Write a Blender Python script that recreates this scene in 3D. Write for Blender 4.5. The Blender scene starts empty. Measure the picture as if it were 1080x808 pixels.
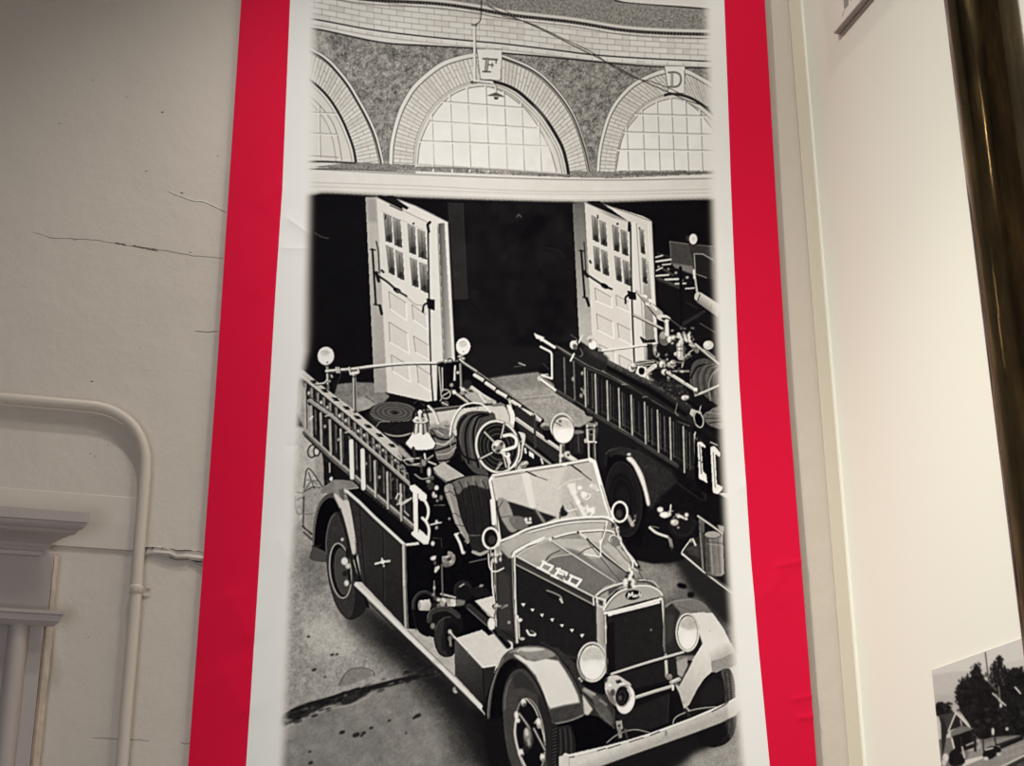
import bpy, bmesh, math, random, mathutils
import numpy as np, math
# ---- a small drawing kit for the printed photograph (numpy) ----
class Art:
    def __init__(s, x0, y0, x1, y1, S):
        s.x0, s.y0, s.S = x0, y0, S
        s.W, s.H = int((x1-x0)*S), int((y1-y0)*S)
        s.G = np.full((s.H, s.W), 200.0, np.float32)
        s.L = np.zeros((s.H, s.W), np.uint8)
        s.lab = 0; s.t = (0, 0, 1.0)
        rng = np.random.RandomState(7)
        s.rng = rng
        s.N = s.noise([(2, 1), (5, .8), (14, .7)], rng)
        s.Nb = s.noise([(30, 1), (90, 1)], rng)
        s.Nf = s.noise([(1, 1), (3, 1.2)], rng)
    def noise(s, octs, rng):
        out = np.zeros((s.H, s.W), np.float32)
        for c, a in octs:
            c = c*s.S/3*1.0
            h, w = int(s.H/c)+3, int(s.W/c)+3
            g = rng.rand(h, w).astype(np.float32)*2-1
            yy = np.arange(s.H)/c; xx = np.arange(s.W)/c
            yi = yy.astype(int); xi = xx.astype(int)
            fy = (yy-yi)[:, None]; fx = (xx-xi)[None, :]
            fy = fy*fy*(3-2*fy); fx = fx*fx*(3-2*fx)
            a0 = g[yi][:, xi]; a1 = g[yi][:, xi+1]; b0 = g[yi+1][:, xi]; b1 = g[yi+1][:, xi+1]
            out += a*((a0*(1-fx)+a1*fx)*(1-fy)+(b0*(1-fx)+b1*fx)*fy)
        return (out/sum(a for _, a in octs)).astype(np.float32)
    def P(s, pts):
        ox, oy, k = s.t
        a = np.array(pts, float).reshape(-1, 2)
        return np.stack([(ox+a[:, 0]*k-s.x0)*s.S, (oy+a[:, 1]*k-s.y0)*s.S], 1)
    def box(s, p, pad):
        x0 = max(0, int(p[:, 0].min()-pad)); x1 = min(s.W, int(p[:, 0].max()+pad)+2)
        y0 = max(0, int(p[:, 1].min()-pad)); y1 = min(s.H, int(p[:, 1].max()+pad)+2)
        return x0, y0, x1, y1
    def val(s, v, b):
        x0, y0, x1, y1 = b
        if isinstance(v, (tuple, list)):
            q = s.P([v[0:2], v[3:5]]); d = q[1]-q[0]
            X = np.arange(x0, x1)[None, :]-q[0, 0]; Y = np.arange(y0, y1)[:, None]-q[0, 1]
            t = np.clip((X*d[0]+Y*d[1])/(d@d+1e-9), 0, 1)
            return v[2]+(v[5]-v[2])*t
        return float(v)
    def put(s, m, v, b, n, nt, lab=True):
        x0, y0, x1, y1 = b
        if x1 <= x0 or y1 <= y0: return
        vv = s.val(v, b)
        if n: vv = vv+n*{'m': s.N, 'b': s.Nb, 'f': s.Nf}[nt][y0:y1, x0:x1]
        g = s.G[y0:y1, x0:x1]
        s.G[y0:y1, x0:x1] = g+(vv-g)*m
        if lab: 
            l = s.L[y0:y1, x0:x1]; l[m > .5] = s.lab
    @staticmethod
    def blur(m, r):
        r = max(1, int(r))
        for _ in range(2):
            for ax in (0, 1):
                p = [(0, 0), (0, 0)]; p[ax] = (r+1, r)
                c = np.cumsum(np.pad(m, p, mode='edge'), axis=ax)
                m = (c[2*r+1:]-c[:-2*r-1] if ax == 0 else c[:, 2*r+1:]-c[:, :-2*r-1])/(2*r+1)
        return m
    def poly(s, pts, v, soft=0, n=0, nt='m', a=1.0, raw=False, lab=True):
        p = np.array(pts, float) if raw else s.P(pts)
        r = soft*s.S
        b = s.box(p, 2*r+3); x0, y0, x1, y1 = b
        h, w = y1-y0, x1-x0
        if h <= 0 or w <= 0: return
        D = np.zeros((h, w+1), np.int32)
        ys = np.arange(y0, y1)+.5
        q = np.roll(p, -1, 0)
        for (ax, ay), (bx, by) in zip(p, q):
            if ay == by: continue
            lo, hi = min(ay, by), max(ay, by)
            k = np.nonzero((ys >= lo) & (ys < hi))[0]
            if len(k) == 0: continue
            xs = ax+(ys[k]-ay)*(bx-ax)/(by-ay)
            xi = np.clip(np.ceil(xs-.5).astype(int)-x0, 0, w)
            np.add.at(D, (k, xi), 1)
        m = (np.cumsum(D, 1)[:, :w] % 2).astype(np.float32)
        if soft: m = s.blur(m, max(1, r/2))
        s.put(m*a, v, b, n, nt, lab)
    def cat(s, pts, closed=False, k=8):
        p = np.array(pts, float).reshape(-1, 2)
        if len(p) < 3: return p
        if closed: q = np.vstack([p[-1], p, p[0], p[1]])
        else: q = np.vstack([2*p[0]-p[1], p, 2*p[-1]-p[-2]])
        out = []
        for i in range(1, len(q)-2):
            a, b, c, d = q[i-1:i+3]
            for t in np.arange(k)/k:
                out.append(.5*((2*b)+(c-a)*t+(2*a-5*b+4*c-d)*t*t+(3*b-a-3*c+d)*t**3))
        if not closed: out.append(p[-1])
        return np.array(out)
    def cpoly(s, pts, v, **kw): s.poly(s.cat(pts, True), v, **kw)
    def line(s, pts, w, v, a=1.0, curve=False, w2=None, soft=0, n=0, nt='m', lab=True):
        pts = s.cat(pts) if curve else pts
        p = s.P(pts); k = s.t[2]*s.S
        r0 = w*k/2; r1 = r0 if w2 is None else w2*k/2
        r0 = max(r0, .45); r1 = max(r1, .45)
        sf = 1+soft*s.S
        b = s.box(p, max(r0, r1)+sf+1); x0, y0, x1, y1 = b
        if x1 <= x0 or y1 <= y0: return
        m = np.zeros((y1-y0, x1-x0), np.float32)
        nseg = len(p)-1
        for i in range(nseg):
            A, B = p[i], p[i+1]
            ra = r0+(r1-r0)*i/nseg; rb = r0+(r1-r0)*(i+1)/nseg
            bb = s.box(np.array([A, B]), max(ra, rb)+sf+1)
            u0, v0, u1, v1 = bb
            if u1 <= u0 or v1 <= v0: continue
            X = np.arange(u0, u1)[None, :]+.5-A[0]; Y = np.arange(v0, v1)[:, None]+.5-A[1]
            d = B-A; L = d@d+1e-9
            t = np.clip((X*d[0]+Y*d[1])/L, 0, 1)
            dist = np.hypot(X-t*d[0], Y-t*d[1])
            c = np.clip((ra+(rb-ra)*t-dist)/sf+.5, 0, 1)
            sub = m[v0-y0:v1-y0, u0-x0:u1-x0]
            np.maximum(sub, c, out=sub)
        s.put(m*a, v, b, n, nt, lab)
    def ell(s, cx, cy, rx, ry, v, rot=0, w=None, soft=0, n=0, nt='m', a=1.0, arc=None, lab=True):
        t0, t1 = (0, 360) if arc is None else arc
        tt = np.radians(np.linspace(t0, t1, 49)); c, q = math.cos(math.radians(rot)), math.sin(math.radians(rot))
        X, Y = rx*np.cos(tt), ry*np.sin(tt)
        pts = np.stack([cx+X*c-Y*q, cy+X*q+Y*c], 1)
        if w: s.line(pts, w, v, a=a, soft=soft, n=n, nt=nt, lab=lab)
        else: s.poly(pts[:-1] if arc is None else pts, v, soft=soft, n=n, nt=nt, a=a, lab=lab)
K1=.247525; K2=.158416
T1=(290,0,K1);T2=(530,0,K1);T3=(290,190,K1);T4=(530,190,K1);T5=(290,380,K1);T6=(530,380,K1);T7=(290,570,.294464);T8=(530,570,.294438)
A1=(300,350,K2);A2=(420,350,K2);A3=(300,460,K2);A4=(420,460,K2)
B1=(540,350,K2);B2=(640,230,K2);B3=(640,340,K2);B4=(540,460,K2);B5=(640,460,K2);B6=(640,560,K2)
C1=(420,570,K2);C2=(500,680,K2);C3=(540,570,K2);C4=(640,680,K2)
G0=(0,0,1.0)
def lerp(a,b,t): return (a[0]+(b[0]-a[0])*t,a[1]+(b[1]-a[1])*t)
def resample(A,pts,n,k=10):
    c=A.cat(pts,False,k); d=np.r_[0,np.cumsum(np.hypot(*np.diff(c,axis=0).T))]
    t=np.linspace(0,d[-1],n)
    return np.stack([np.interp(t,d,c[:,0]),np.interp(t,d,c[:,1])],1)

def facade(A):
    A.lab=0; A.t=G0
    A.poly([(280,-40),(800,-40),(800,215),(280,215)],216,n=10,nt='b')
    L1=[(300,17),(334.6,21),(389,31),(440,37.5),(503,43.5),(530,46),(580,52),(629,58),(690,62),(760,65.5)]
    L2=[(300,28),(334.6,31),(401,44.6),(450,48),(500,51),(530,55.7),(580,60),(634,65.5),(690,70),(760,72.5)]
    M=[(300,-18),(340,-8),(389,0),(458,3.7),(500,9),(540,16),(604,23.5),(654,31.5),(700,35),(760,37)]
    rng=np.random.RandomState(3)
    # brick courses above the ledge
    NB=30
    for i in range(-1,9):
        c=[(x,y-i*6.1) for x,y in L1]
        A.line(c,.9,118,a=.6,curve=True)
        R=resample(A,c,NB); R2=resample(A,[(x,y-6.1) for x,y in c],NB)
        for j in range(NB):
            q=j+(.5 if i%2 else 0)
            k=min(NB-2,int(q)); f=q-k
            p=lerp(R[k],R[k+1],f); p2=lerp(R2[k],R2[k+1],f)
            A.line([p,p2],.8,125,a=.55)
            if rng.rand()<.5:
                p3=R[min(NB-1,k+1)]; A.poly([p,p3,(p3[0],p3[1]-5.6),(p[0],p[1]-5.6)],172+50*rng.rand(),a=.45)
    for i in range(0,11):
        x=330+i*40
    # moulding and stucco above
    top=[(x,y-6) for x,y in M]
    cm=A.cat(M); ct=A.cat(top)
    A.poly(list(ct)+[(760,-60),(300,-60)],128,n=45,nt='f')
    A.poly(list(cm)+list(ct[::-1]),205)
    A.line([(x,y-1.5) for x,y in M],1.2,120,curve=True)
    A.line(M,3.2,60,curve=True,n=30,nt='f')
    R=resample(A,M,140)
    for p in R: A.line([(p[0],p[1]-1),(p[0],p[1]+1.3)],.8,140,a=.7)
    A.line([(x,y+4.5) for x,y in M],1.2,110,a=.8,curve=True)
    A.line([(x,y-5.5) for x,y in M],.8,90,a=.7,curve=True)
    A.poly([(649,1),(745,9.5),(760,9),(760,-40),(640,-40)],216)
    A.line([(649,.5),(665,3.5),(720,7.5),(745,9.6),(760,9.5)],2.2,75,curve=True); A.line([(652,3),(745,11)],.8,150)
    # lower ledge
    A.line(L1,1.6,70,curve=True); A.line([(x,y+1.8) for x,y in L1],1.2,225,curve=True)
    A.line([(x,y+6) for x,y in L1],.7,160,a=.6,curve=True)
    c2=list(A.cat(L2))
    A.poly(c2+[(760,190),(300,190)],128,n=34,nt='f')
    A.poly(c2+[(760,190),(300,190)],128,n=95,nt='m',a=.75)
    A.poly([(325,28),(345,32),(352,62),(330,50)],165,soft=4,a=.5,n=40)
    A.line(L2,1.7,60,curve=True)
    # arches
    oc=[(410,176),(411.5,150),(418.7,121),(427,103),(438.5,86.6),(463,66.8),(482,59.5),(500,55.7),(517,55.5),(530,57.5),(562,71),(584.5,90),(604,117),(616.6,150),(624,182)]
    ic=[(436,176),(438.5,148.5),(448.4,124),(458,110.5),(470,99.5),(484,91),(500,86),(515,84.5),(530,87.5),(543,93),(555,102),(574.6,122),(592,150),(598,168),(601,185)]
    lo=[(318,44),(331,52),(343,59),(354,69),(368,86),(379,104),(389,122),(397,140),(402,158),(405.5,174)]
    li=[(316,76),(328,85.4),(338,94),(347,104),(355,116),(361.8,128.7),(367,141),(371.7,154),(374,164),(375.5,176)]
    ro=[(629,182),(630.5,162),(634,143.6),(639,126),(646,111),(656,98),(668.6,86.6),(688.4,76.7),(703,72.5),(722,72.5),(738,80),(762,94)]
    ri=[(648.8,182),(650.5,165),(654.5,148),(660,134),(668.6,121),(678,111),(688,104.5),(698,101),(710,98.5),(728,103),(745,114),(766,135)]
    for o,i_,nb,sh in ((oc,ic,76,'r'),(lo,li,34,'r'),(ro,ri,48,'r')):
        O=resample(A,o,nb+1); I=resample(A,i_,nb+1)
        A.poly(list(O)+list(I[::-1]),208,n=8,nt='b')
        for k in range(nb+1):
            a=lerp(O[k],I[k],.17)
            A.line([a,I[k]],.8,100,a=.62)
            if k<nb:
                f=.45 if k%2 else .68
                A.line([lerp(O[k],I[k],f),lerp(O[k+1],I[k+1],f)],.7,120,a=.6)
                if rng.rand()<.5: A.poly([a,I[k],I[k+1],lerp(O[k+1],I[k+1],.17)],175+30*rng.rand(),a=.5)
        A.line([lerp(O[k],I[k],.17) for k in range(nb+1)],1.0,95)
        A.line([lerp(O[k],I[k],.07) for k in range(nb+1)],3.0,218)
        A.line(list(O),.9,100,a=.8)
        A.line(list(I),1.2,110)
    O=resample(A,oc,60);I=resample(A,oc,60)
    A.line([(x-1.2*(1 if x>520 else 0),y+3) for x,y in O[32:]],1.8,70)
    O=resample(A,lo,40); A.line([(x-2.5,y+2.5) for x,y in O[2:]],1.8,60)
    # window frames + glass
    Ic=resample(A,ic,80)
    A.poly(list(Ic),206)
    A.line([(x-1,y+.8) for x,y in Ic[34:]],3.4,52)
    A.line([(x-4.5,y+3) for x,y in Ic[40:]],.9,130); A.line([(x-7,y+5) for x,y in Ic[42:]],.9,130)
    A.line([(x+1.5,y+1) for x,y in Ic[:40]],.8,150)
    wc=[(440.5,172),(443,152),(450,134),(460,117),(472,104),(485,96),(500,92),(515,91.5),(530,97),(543,105.5),(555,116),(566,131),(575,147),(582,163),(587,181)]
    Wc=resample(A,wc,80)
    A.poly(list(Wc),232,n=14,nt='b'); A.line(list(Wc),1.0,120)
    def glass(W,xs,ys,dx):
        W=np.array(W)
        for x in xs:
            # clip to window outline
            yt=np.interp(x-dx,*zip(*sorted([(p[0],p[1]) for p in W]))) if False else min([p[1] for p in W if abs(p[0]-(x-dx*.6))<3]+[200])
            yb=max(p[1] for p in W)
            A.line([(x-dx*(yb-yt)/80,yt),(x,yb)],1.8,232); A.line([(x+1.2-dx*(yb-yt)/80,yt),(x+1.2,yb)],.8,110,a=.85)
        for (xa,ya,xb,yb2) in ys:
            A.line([(xa,ya),(xb,yb2)],1.8,232); A.line([(xa,ya-1.2),(xb,yb2-1.2)],.8,110,a=.85)
    glass(Wc,(457,477,495.5,515,534,552,570),((467,108,551,114.5),(454,128.7,566,136),(443,149.5,578,155)),3)
    # small tonal differences between panes
    for k in range(40):
        x=445+rng.rand()*125; y=110+rng.rand()*60
        A.poly([(x,y),(x+16,y+1),(x+16,y+17),(x,y+16)],212+25*rng.rand(),a=.2,soft=3)
    Li=resample(A,li,60); A.poly(list(Li)+[(310,178)],206); A.line([(x+.3,y) for x,y in Li],2.6,45)
    A.line([(x-3.5,y+1.5) for x,y in Li],.9,140)
    wl=[(316,96),(329.6,104),(343,118),(351,130),(355.6,142),(358.5,155),(360.5,169)]
    Wl=resample(A,wl,40); A.poly(list(Wl)+[(310,168)],208,n=8,nt='b'); A.line(list(Wl),1.6,215); A.line(list(Wl),.9,120); A.line([(x-6,y+1) for x,y in Wl],.8,140)
    A.line([(336,112),(337,166)],1.6,228); A.line([(337.2,112),(338.2,166)],.7,120)
    for y in (119,141): A.line([(325,y),(355,y+1.5)],1.6,228); A.line([(325,y-1),(355,y+.5)],.7,120)
    A.line([(325,164),(357,166)],1,140)
    Ri=resample(A,ri,60); A.poly(list(Ri),206); A.line([(x+.8,y+1) for x,y in Ri[:36]],.8,140)
    A.line([(x,y+.5) for x,y in Ri[34:]],3.0,55); A.line([(x-2,y+6) for x,y in Ri[38:]],1.0,120)
    wr=[(649.8,180),(654,155),(659,140),(668.6,127),(678,117),(690,109.5),(703,105),(714,104),(726,109),(738,119),(746,130),(760,150),(764,180)]
    Wr=resample(A,wr,70); A.poly(list(Wr),232,n=12,nt='b'); A.line(list(Wr),.9,120)
    glass(Wr,(662,679,695,710,725,740),((670,121,745,123.5),(658,140,752,143),(651,158.5,756,160)),3)
    # sill and pier bases
    A.poly([(375,171),(437,174),(438,181),(330,176)],120,n=40,nt='f')
    A.poly([(601,180),(650,181),(649,188),(603,187)],125,n=40,nt='f')
    A.poly([(280,173),(320,178),(438,180.5),(520,184),(600,187),(650,188),(770,183),(800,215),(280,215)],214,n=6,nt='b')
    A.line([(310,171),(340,170.5),(375,172)],2.2,80,curve=True)
    A.line([(440,176.5),(520,179),(600,185)],2.2,120,curve=True,n=30,nt='f'); A.line([(440,173.5),(590,183)],1,170)
    A.line([(648,184.5),(700,183),(770,182)],1.6,100,curve=True)
    A.line([(315,179),(340,179),(438,184),(540,188),(650,190),(770,188)],1.3,140,curve=True)
    A.line([(327,178),(375,179),(438,182)],1.2,90,curve=True)
    A.line([(315,192),(438,196),(540,201),(650,202),(770,199)],.8,175,curve=True)
    A.line([(315,196),(438,200),(540,204),(650,205),(770,203)],.8,185,curve=True)
    # sign boards
    A.t=T1
    A.poly([(858,206),(969,209),(963,343),(874,338)],120); A.poly([(862,209),(967,212),(960,340),(877,336)],228)
    A.line([(905,252),(900,300)],15,110); A.line([(888,250),(946,254)],9,110); A.line([(943,252),(942,268)],6,100); A.line([(902,275),(930,277)],7,115); A.line([(926,268),(925,286)],5,110); A.line([(886,305),(918,306)],7,100)
    A.line([(905,254),(900,298)],6,165)
    A.line([(850,105),(850,345)],9,228); A.line([(856,108),(856,340)],3,100); A.line([(848,343),(925,350)],9,225); A.line([(846,350),(915,356)],3,80)
    A.line([(925,350),(938,365),(940,396)],7,215,curve=True); A.line([(931,352),(945,372),(945,396)],3,100,curve=True)
    A.poly([(938,394),(950,396),(985,415),(900,408)],95); A.poly([(930,412),(955,413),(950,424),(936,424)],70); A.line([(905,409),(980,415)],3,200)
    A.line([(880,0),(879,60),(872,92),(848,106)],4,55,curve=True); A.line([(840,105),(860,108)],8,110)
    A.line([(905,0),(1015,62)],3,90)
    A.t=T2
    A.poly([(688,281),(778,281),(776,401),(705,395)],110); A.poly([(692,283),(775,283),(773,397),(708,392)],230)
    A.line([(722,312),(722,366)],11,130); A.line([(708,309),(735,308),(755,318),(760,340),(754,360),(738,370),(710,370)],9,120,curve=True); A.line([(722,314),(722,364)],4,180)
    A.line([(-60,25),(0,55),(100,95),(200,142),(330,208),(440,262),(600,345),(710,395),(790,430),(880,458)],4,60,curve=True)
    A.line([(0,68),(120,100),(260,165),(380,222),(480,290),(560,330),(640,350),(700,372),(760,400)],3.4,75,curve=True)

def doorway(A):
    A.lab=1; A.t=G0
    lint=[(280,205.5),(327,206),(345,204.5),(396,206.8),(450,209.5),(540,212.5),(600,214),(654,213.5),(700,212),(770,210.5)]
    c=list(A.cat(lint))
    A.poly(c+[(800,520),(280,520)],19,n=3,nt='b')
    A.lab=0
    A.line([(x,y-1.6) for x,y in lint],1.0,120,curve=True); A.line([(x,y-3.2) for x,y in lint],.8,165,curve=True); A.line(lint,1.6,60,curve=True)
    A.lab=1
    A.t=T3
    A.poly([(740,95),(1010,97),(1010,800),(770,800)],27,soft=3,n=9,nt='b')
    A.poly([(735,95),(800,98),(820,510),(762,512)],48,soft=1.5,n=6,nt='b'); A.line([(800,98),(820,508)],2,66); A.line([(762,512),(825,512),(890,580)],4,18)
    A.line([(170,225),(200,242),(230,248)],4,90,curve=True,a=.8)
    A.t=T4
    A.poly([(0,95),(300,95),(330,690),(0,690)],27,soft=3,n=12,nt='b')
    A.cpoly([(60,215),(110,140),(190,170),(150,230),(90,270)],15,soft=6)
    A.line([(0,300),(70,225),(110,175)],30,22,soft=4,a=.7); A.line([(265,330),(235,300),(190,290)],6,50,soft=2,a=.6)
    A.line([(60,158),(68,147),(78,158)],6,75)
    A.line([(0,560),(120,440),(280,360)],40,26,soft=6,a=.6)
    A.t=T6
    A.poly([(-120,-60),(200,-60),(200,20),(0,75),(-120,90)],30,soft=4)

def ground(A):
    A.lab=2; A.t=T6
    A.poly([(-90,85),(0,70),(150,52),(260,140),(400,240),(372,275),(330,292),(240,300),(-90,125)],140,soft=1.5,n=30,nt='m')
    A.poly([(225,275),(330,285),(375,262),(405,245),(500,330),(430,450),(250,430)],24,soft=1)
    A.poly([(-90,85),(0,70),(150,52),(230,110),(60,130)],120,soft=3,n=20); A.line([(80,160),(230,145)],4,165,a=.7); A.line([(70,168),(230,155)],4,110,a=.6)
    A.line([(70,12),(95,22)],6,150,soft=.6); A.line([(50,28),(80,25)],3,100,soft=.6)
    A.t=A1
    A.poly([(330,350),(470,335),(600,340),(700,430),(640,500),(560,560),(430,560),(330,440)],118,soft=1.2,n=30,nt='m')
    A.poly([(470,440),(560,430),(620,470),(560,540),(480,520)],150,soft=3,n=25); A.line([(540,430),(600,470)],8,80,soft=1)
    # big foreground
    A.t=G0
    A.poly([(280,470),(340,455),(345,600),(520,760),(640,808),(800,808),(800,960),(280,960)],150,soft=1.5,n=26,nt='m')
    A.poly([(280,450),(330,450),(335,540),(300,560),(280,560)],178,soft=2,n=25,nt='m')
    A.t=T7
    A.poly([(20,90),(190,90),(260,290),(420,470),(100,560),(0,600)],150,soft=6,n=42,nt='m')
    A.cpoly([(120,290),(230,300),(300,370),(230,420),(120,380)],178,soft=10,n=30)
    A.cpoly([(90,60),(170,30),(190,150),(120,200)],105,soft=7,n=25,a=.7)
    A.poly([(0,690),(200,600),(420,520),(600,490),(760,640),(900,1120),(-40,1120)],126,soft=3,n=30,nt='m')
    A.poly([(0,690),(200,600),(420,520),(600,490),(760,640),(900,1120),(-40,1120)],126,soft=3,n=34,nt='b',a=.5)
    A.poly([(0,650),(60,600),(60,700),(0,740)],165,soft=6,a=.6)
    # shade under the truck
    A.poly([(255,285),(330,180),(480,340),(760,640),(860,830),(660,830),(600,660),(480,510),(350,400)],62,soft=22,n=14)
    A.poly([(290,250),(480,340),(760,640),(860,830),(750,830),(680,680),(560,520),(400,380)],36,soft=11,n=8)
    A.cpoly([(250,285),(300,260),(360,290),(380,350),(310,330)],70,soft=8,a=.6)
    A.poly([(700,600),(770,610),(880,830),(780,830)],28,soft=5)
    # crack / kerb
    A.cpoly([(10,640),(60,605),(120,580),(200,560),(280,535),(360,515),(430,498),(520,478),(600,462),(590,485),(500,500),(430,520),(350,540),(270,585),(200,590),(140,615),(70,650),(20,665)],52,soft=.9,n=22,nt='f')
    A.line([(30,640),(90,618),(160,590),(220,566),(300,540),(420,508),(560,478)],14,40,curve=True,soft=1.5,n=30,nt='f')
    for k in range(70):
        t=np.random.RandomState(40+k).rand(3); x=25+t[0]*540; y=648-x*.33+40*(t[1]-.5)+ (8 if x<200 else -4); A.ell(x,y,6+9*t[2],3+4*t[1],[25,45,110,60][k%4],soft=.5,rot=-18,a=.7)
    A.line([(60,610),(130,585),(220,556),(300,530)],7,30,curve=True,soft=1,n=15); A.line([(310,545),(420,505),(570,480)],8,34,curve=True,soft=1)
    A.line([(130,625),(210,602),(270,590),(340,558)],4,165,curve=True,soft=.8,a=.7)
    A.cpoly([(230,520),(250,480),(275,462),(315,458),(350,468),(352,485),(310,500),(270,518)],125,soft=.6,n=20)
    A.line([(228,522),(250,480),(275,461),(315,457),(352,468),(356,485)],4,85,curve=True,a=.8,soft=.3)
    rng=np.random.RandomState(11)
    for x,y,r in ((290,697,11),(318,690,7),(240,688,9),(125,757,5),(128,797,7),(345,672,6),(410,645,5),(512,628,10),(500,635,6),(140,464,7),(205,410,6),(222,408,5),(120,345,5),(310,700,5),(470,690,4),(180,490,4)):
        A.ell(x,y,r*1.3,r*.7,45,soft=.7,rot=-20)
    for k in range(60):
        x=20+rng.rand()*560;y=300+rng.rand()*500
        if y<760-x*.2 or y>600: A.ell(x,y,2+4*rng.rand(),1.5+2*rng.rand(),90,soft=.6,a=.45)
    for k in range(26):
        x=40+rng.rand()*500;y=600+rng.rand()*190; A.line([(x,y),(x+40+60*rng.rand(),y-14-20*rng.rand())],3,95+60*rng.rand(),a=.3,soft=1)
    # right of the trucks
    A.t=B6
    A.poly([(160,150),(520,120),(860,400),(900,820),(330,820),(250,330)],92,soft=2,n=18,nt='m')
    A.cpoly([(200,210),(380,240),(470,330),(430,430),(330,420),(250,330)],118,soft=7,n=22)
    A.poly([(420,130),(520,160),(840,420),(860,640),(760,600),(640,470),(560,400)],42,soft=6)
    A.ell(500,366,34,17,12,soft=.9,rot=12); A.ell(560,425,25,20,25,soft=1.5)
    A.t=C4
    A.poly([(-900,1400),(-300,840),(0,790),(400,640),(900,430),(960,1400)],120,soft=2,n=22,nt='m')
    A.poly([(-280,960),(-300,840),(0,770),(400,620),(820,470),(780,660),(600,720),(450,830),(100,940)],30,soft=7)
    A.cpoly([(560,760),(700,700),(880,640),(900,820),(600,840)],150,soft=9,n=25,a=.8)

def door_leaf_print(A,right):
    A.lab=6 if right else 5
    A.t=T4 if right else T3
    D=(A.t[0],A.t[1])
    if not right:
        A.poly([(386,72),(432,72),(476,905),(424,905)],(390,100,175,470,900,150),n=8)
        A.poly([(386,72),(432,72),(440,180),(396,180)],120,soft=4,a=.5)
        A.poly([(520,80),(600,108),(738,178),(775,905),(700,945),(650,500),(560,150)],214,n=6,nt='b')
        A.poly([(696,186),(722,182),(762,900),(728,900)],(700,500,85,770,500,205))
        A.line([(738,180),(775,905)],4,60); A.line([(693,186),(726,905)],3,110); A.line([(520,80),(600,110),(738,180)],4,110)
        A.poly([(430,72),(662,186),(675,950),(476,905)],210,n=7,nt='b')
        A.poly([(660,186),(692,182),(726,940),(668,945)],214,n=5,nt='b')
        A.line([(692,200),(722,900)],3,140); A.line([(430,72),(662,186)],4,150)
        A.line([(432,72),(478,905)],3,165); A.line([(450,130),(640,215)],3,165,a=.7)
        panes=[[(463,140),(497,155),(502,268),(472,262)],[(502,158),(535,170),(543,290),(510,278)],[(473,278),(505,292),(512,408),(485,395)],[(513,298),(545,312),(552,430),(522,415)],
               [(565,185),(597,200),(603,320),(573,310)],[(608,208),(640,222),(648,340),(612,328)],[(575,330),(605,342),(613,460),(585,450)],[(615,350),(648,362),(655,485),(622,470)]]
        pans=[[(485,475),(560,525),(562,600),(492,550)],[(485,605),(565,655),(572,740),(490,692)],[(583,530),(645,575),(652,640),(590,597)],[(590,665),(655,705),(660,768),(600,735)],[(495,745),(570,790),(578,862),(502,815)],[(604,790),(662,830),(668,905),(612,868)]]
        gap=[(652,190),(656,470),(664,800),(674,945)]
        hw=dict(rod=[(415,295),(430,530)],strap=[(440,408),(480,435),(520,470),(560,495)],latch=[(645,505),(680,510),(680,556),(650,546)],hand=[(648,525),(634,535),(630,562)],
            brk=[(440,65),(515,68),(518,80),(572,118),(560,126),(500,95)],h1=[(432,262),(440,300),(445,395)],h2=[(432,395),(442,430)],h3=[(447,535),(455,570)],sm=[(472,150),(470,165)])
    else:
        A.poly([(298,100),(350,95),(392,840),(335,840)],(300,100,95,360,600,165),n=8)
        A.poly([(430,102),(600,155),(637,175),(672,900),(560,900),(570,200)],206,n=6,nt='b')
        A.poly([(595,330),(622,350),(650,700),(640,900),(612,800)],(600,400,150,650,700,100),a=.8)
        A.line([(620,190),(652,640)],6,225); A.line([(637,177),(672,880)],4,60); A.line([(430,102),(635,176)],4,110)
        A.poly([(350,95),(548,182),(572,860),(392,850)],206,n=7,nt='b')
        A.poly([(548,180),(570,177),(612,860),(570,860)],216)
        A.line([(570,185),(612,850)],3,130); A.line([(350,95),(548,182)],4,150)
        A.poly([(400,125),(470,150),(540,180),(470,160)],130,soft=1)
        panes=[[(380,150),(407,163),(412,268),(385,255)],[(413,170),(440,182),(447,285),(420,275)],[(387,280),(413,290),(418,393),(393,380)],[(420,295),(447,307),(455,410),(428,400)],
               [(467,190),(495,202),(500,308),(475,300)],[(503,210),(530,220),(537,325),(510,315)],[(477,322),(503,333),(510,437),(485,425)],[(512,340),(540,350),(547,453),(520,442)],
               [(583,208),(602,215),(608,318),(590,310)],[(594,330),(612,338),(618,445),(598,435)]]
        pans=[[(393,460),(465,500),(468,545),(398,515)],[(483,490),(540,520),(545,565),(487,540)],[(400,570),(470,605),(475,675),(407,640)],[(490,610),(548,640),(555,705),(497,675)],[(412,700),(480,735),(485,790),(418,770)],[(497,745),(555,775),(560,830),(502,810)]]
        gap=[(545,190),(550,470),(562,780),(568,860)]
        hw=dict(rod=[(335,300),(350,500)],strap=[(368,408),(400,430),(435,452),(465,465)],latch=[(530,470),(568,480),(570,512),(538,507)],hand=[(535,490),(524,502),(524,525)],
            brk=[(360,90),(415,88),(420,100),(470,128),(462,137),(405,112)],h1=[(347,265),(350,300),(355,395)],h2=[(347,390),(362,410)],h3=[(358,505),(368,535)],sm=[(405,150),(407,160)])
    for i,q in enumerate(panes):
        q=np.array(q,float); c=q.mean(0)
        A.poly(q*1.06-c*.06,238); A.poly(q,(q[0,0],q[0,1],150,q[2,0],q[2,1],62),n=14,nt='m')
        A.line([q[3],q[0],q[1]],2.5,110); 
        a,b=lerp(q[0],q[1],.5),lerp(q[3],q[2],.5)
        A.line([lerp(a,b,.1),b],7,70,a=.5,soft=.5)
        m_=lerp(lerp(q[3],q[2],.5),lerp(q[0],q[1],.5),.16); A.ell(*m_,7,12,40,soft=.8,a=.8)
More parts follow.
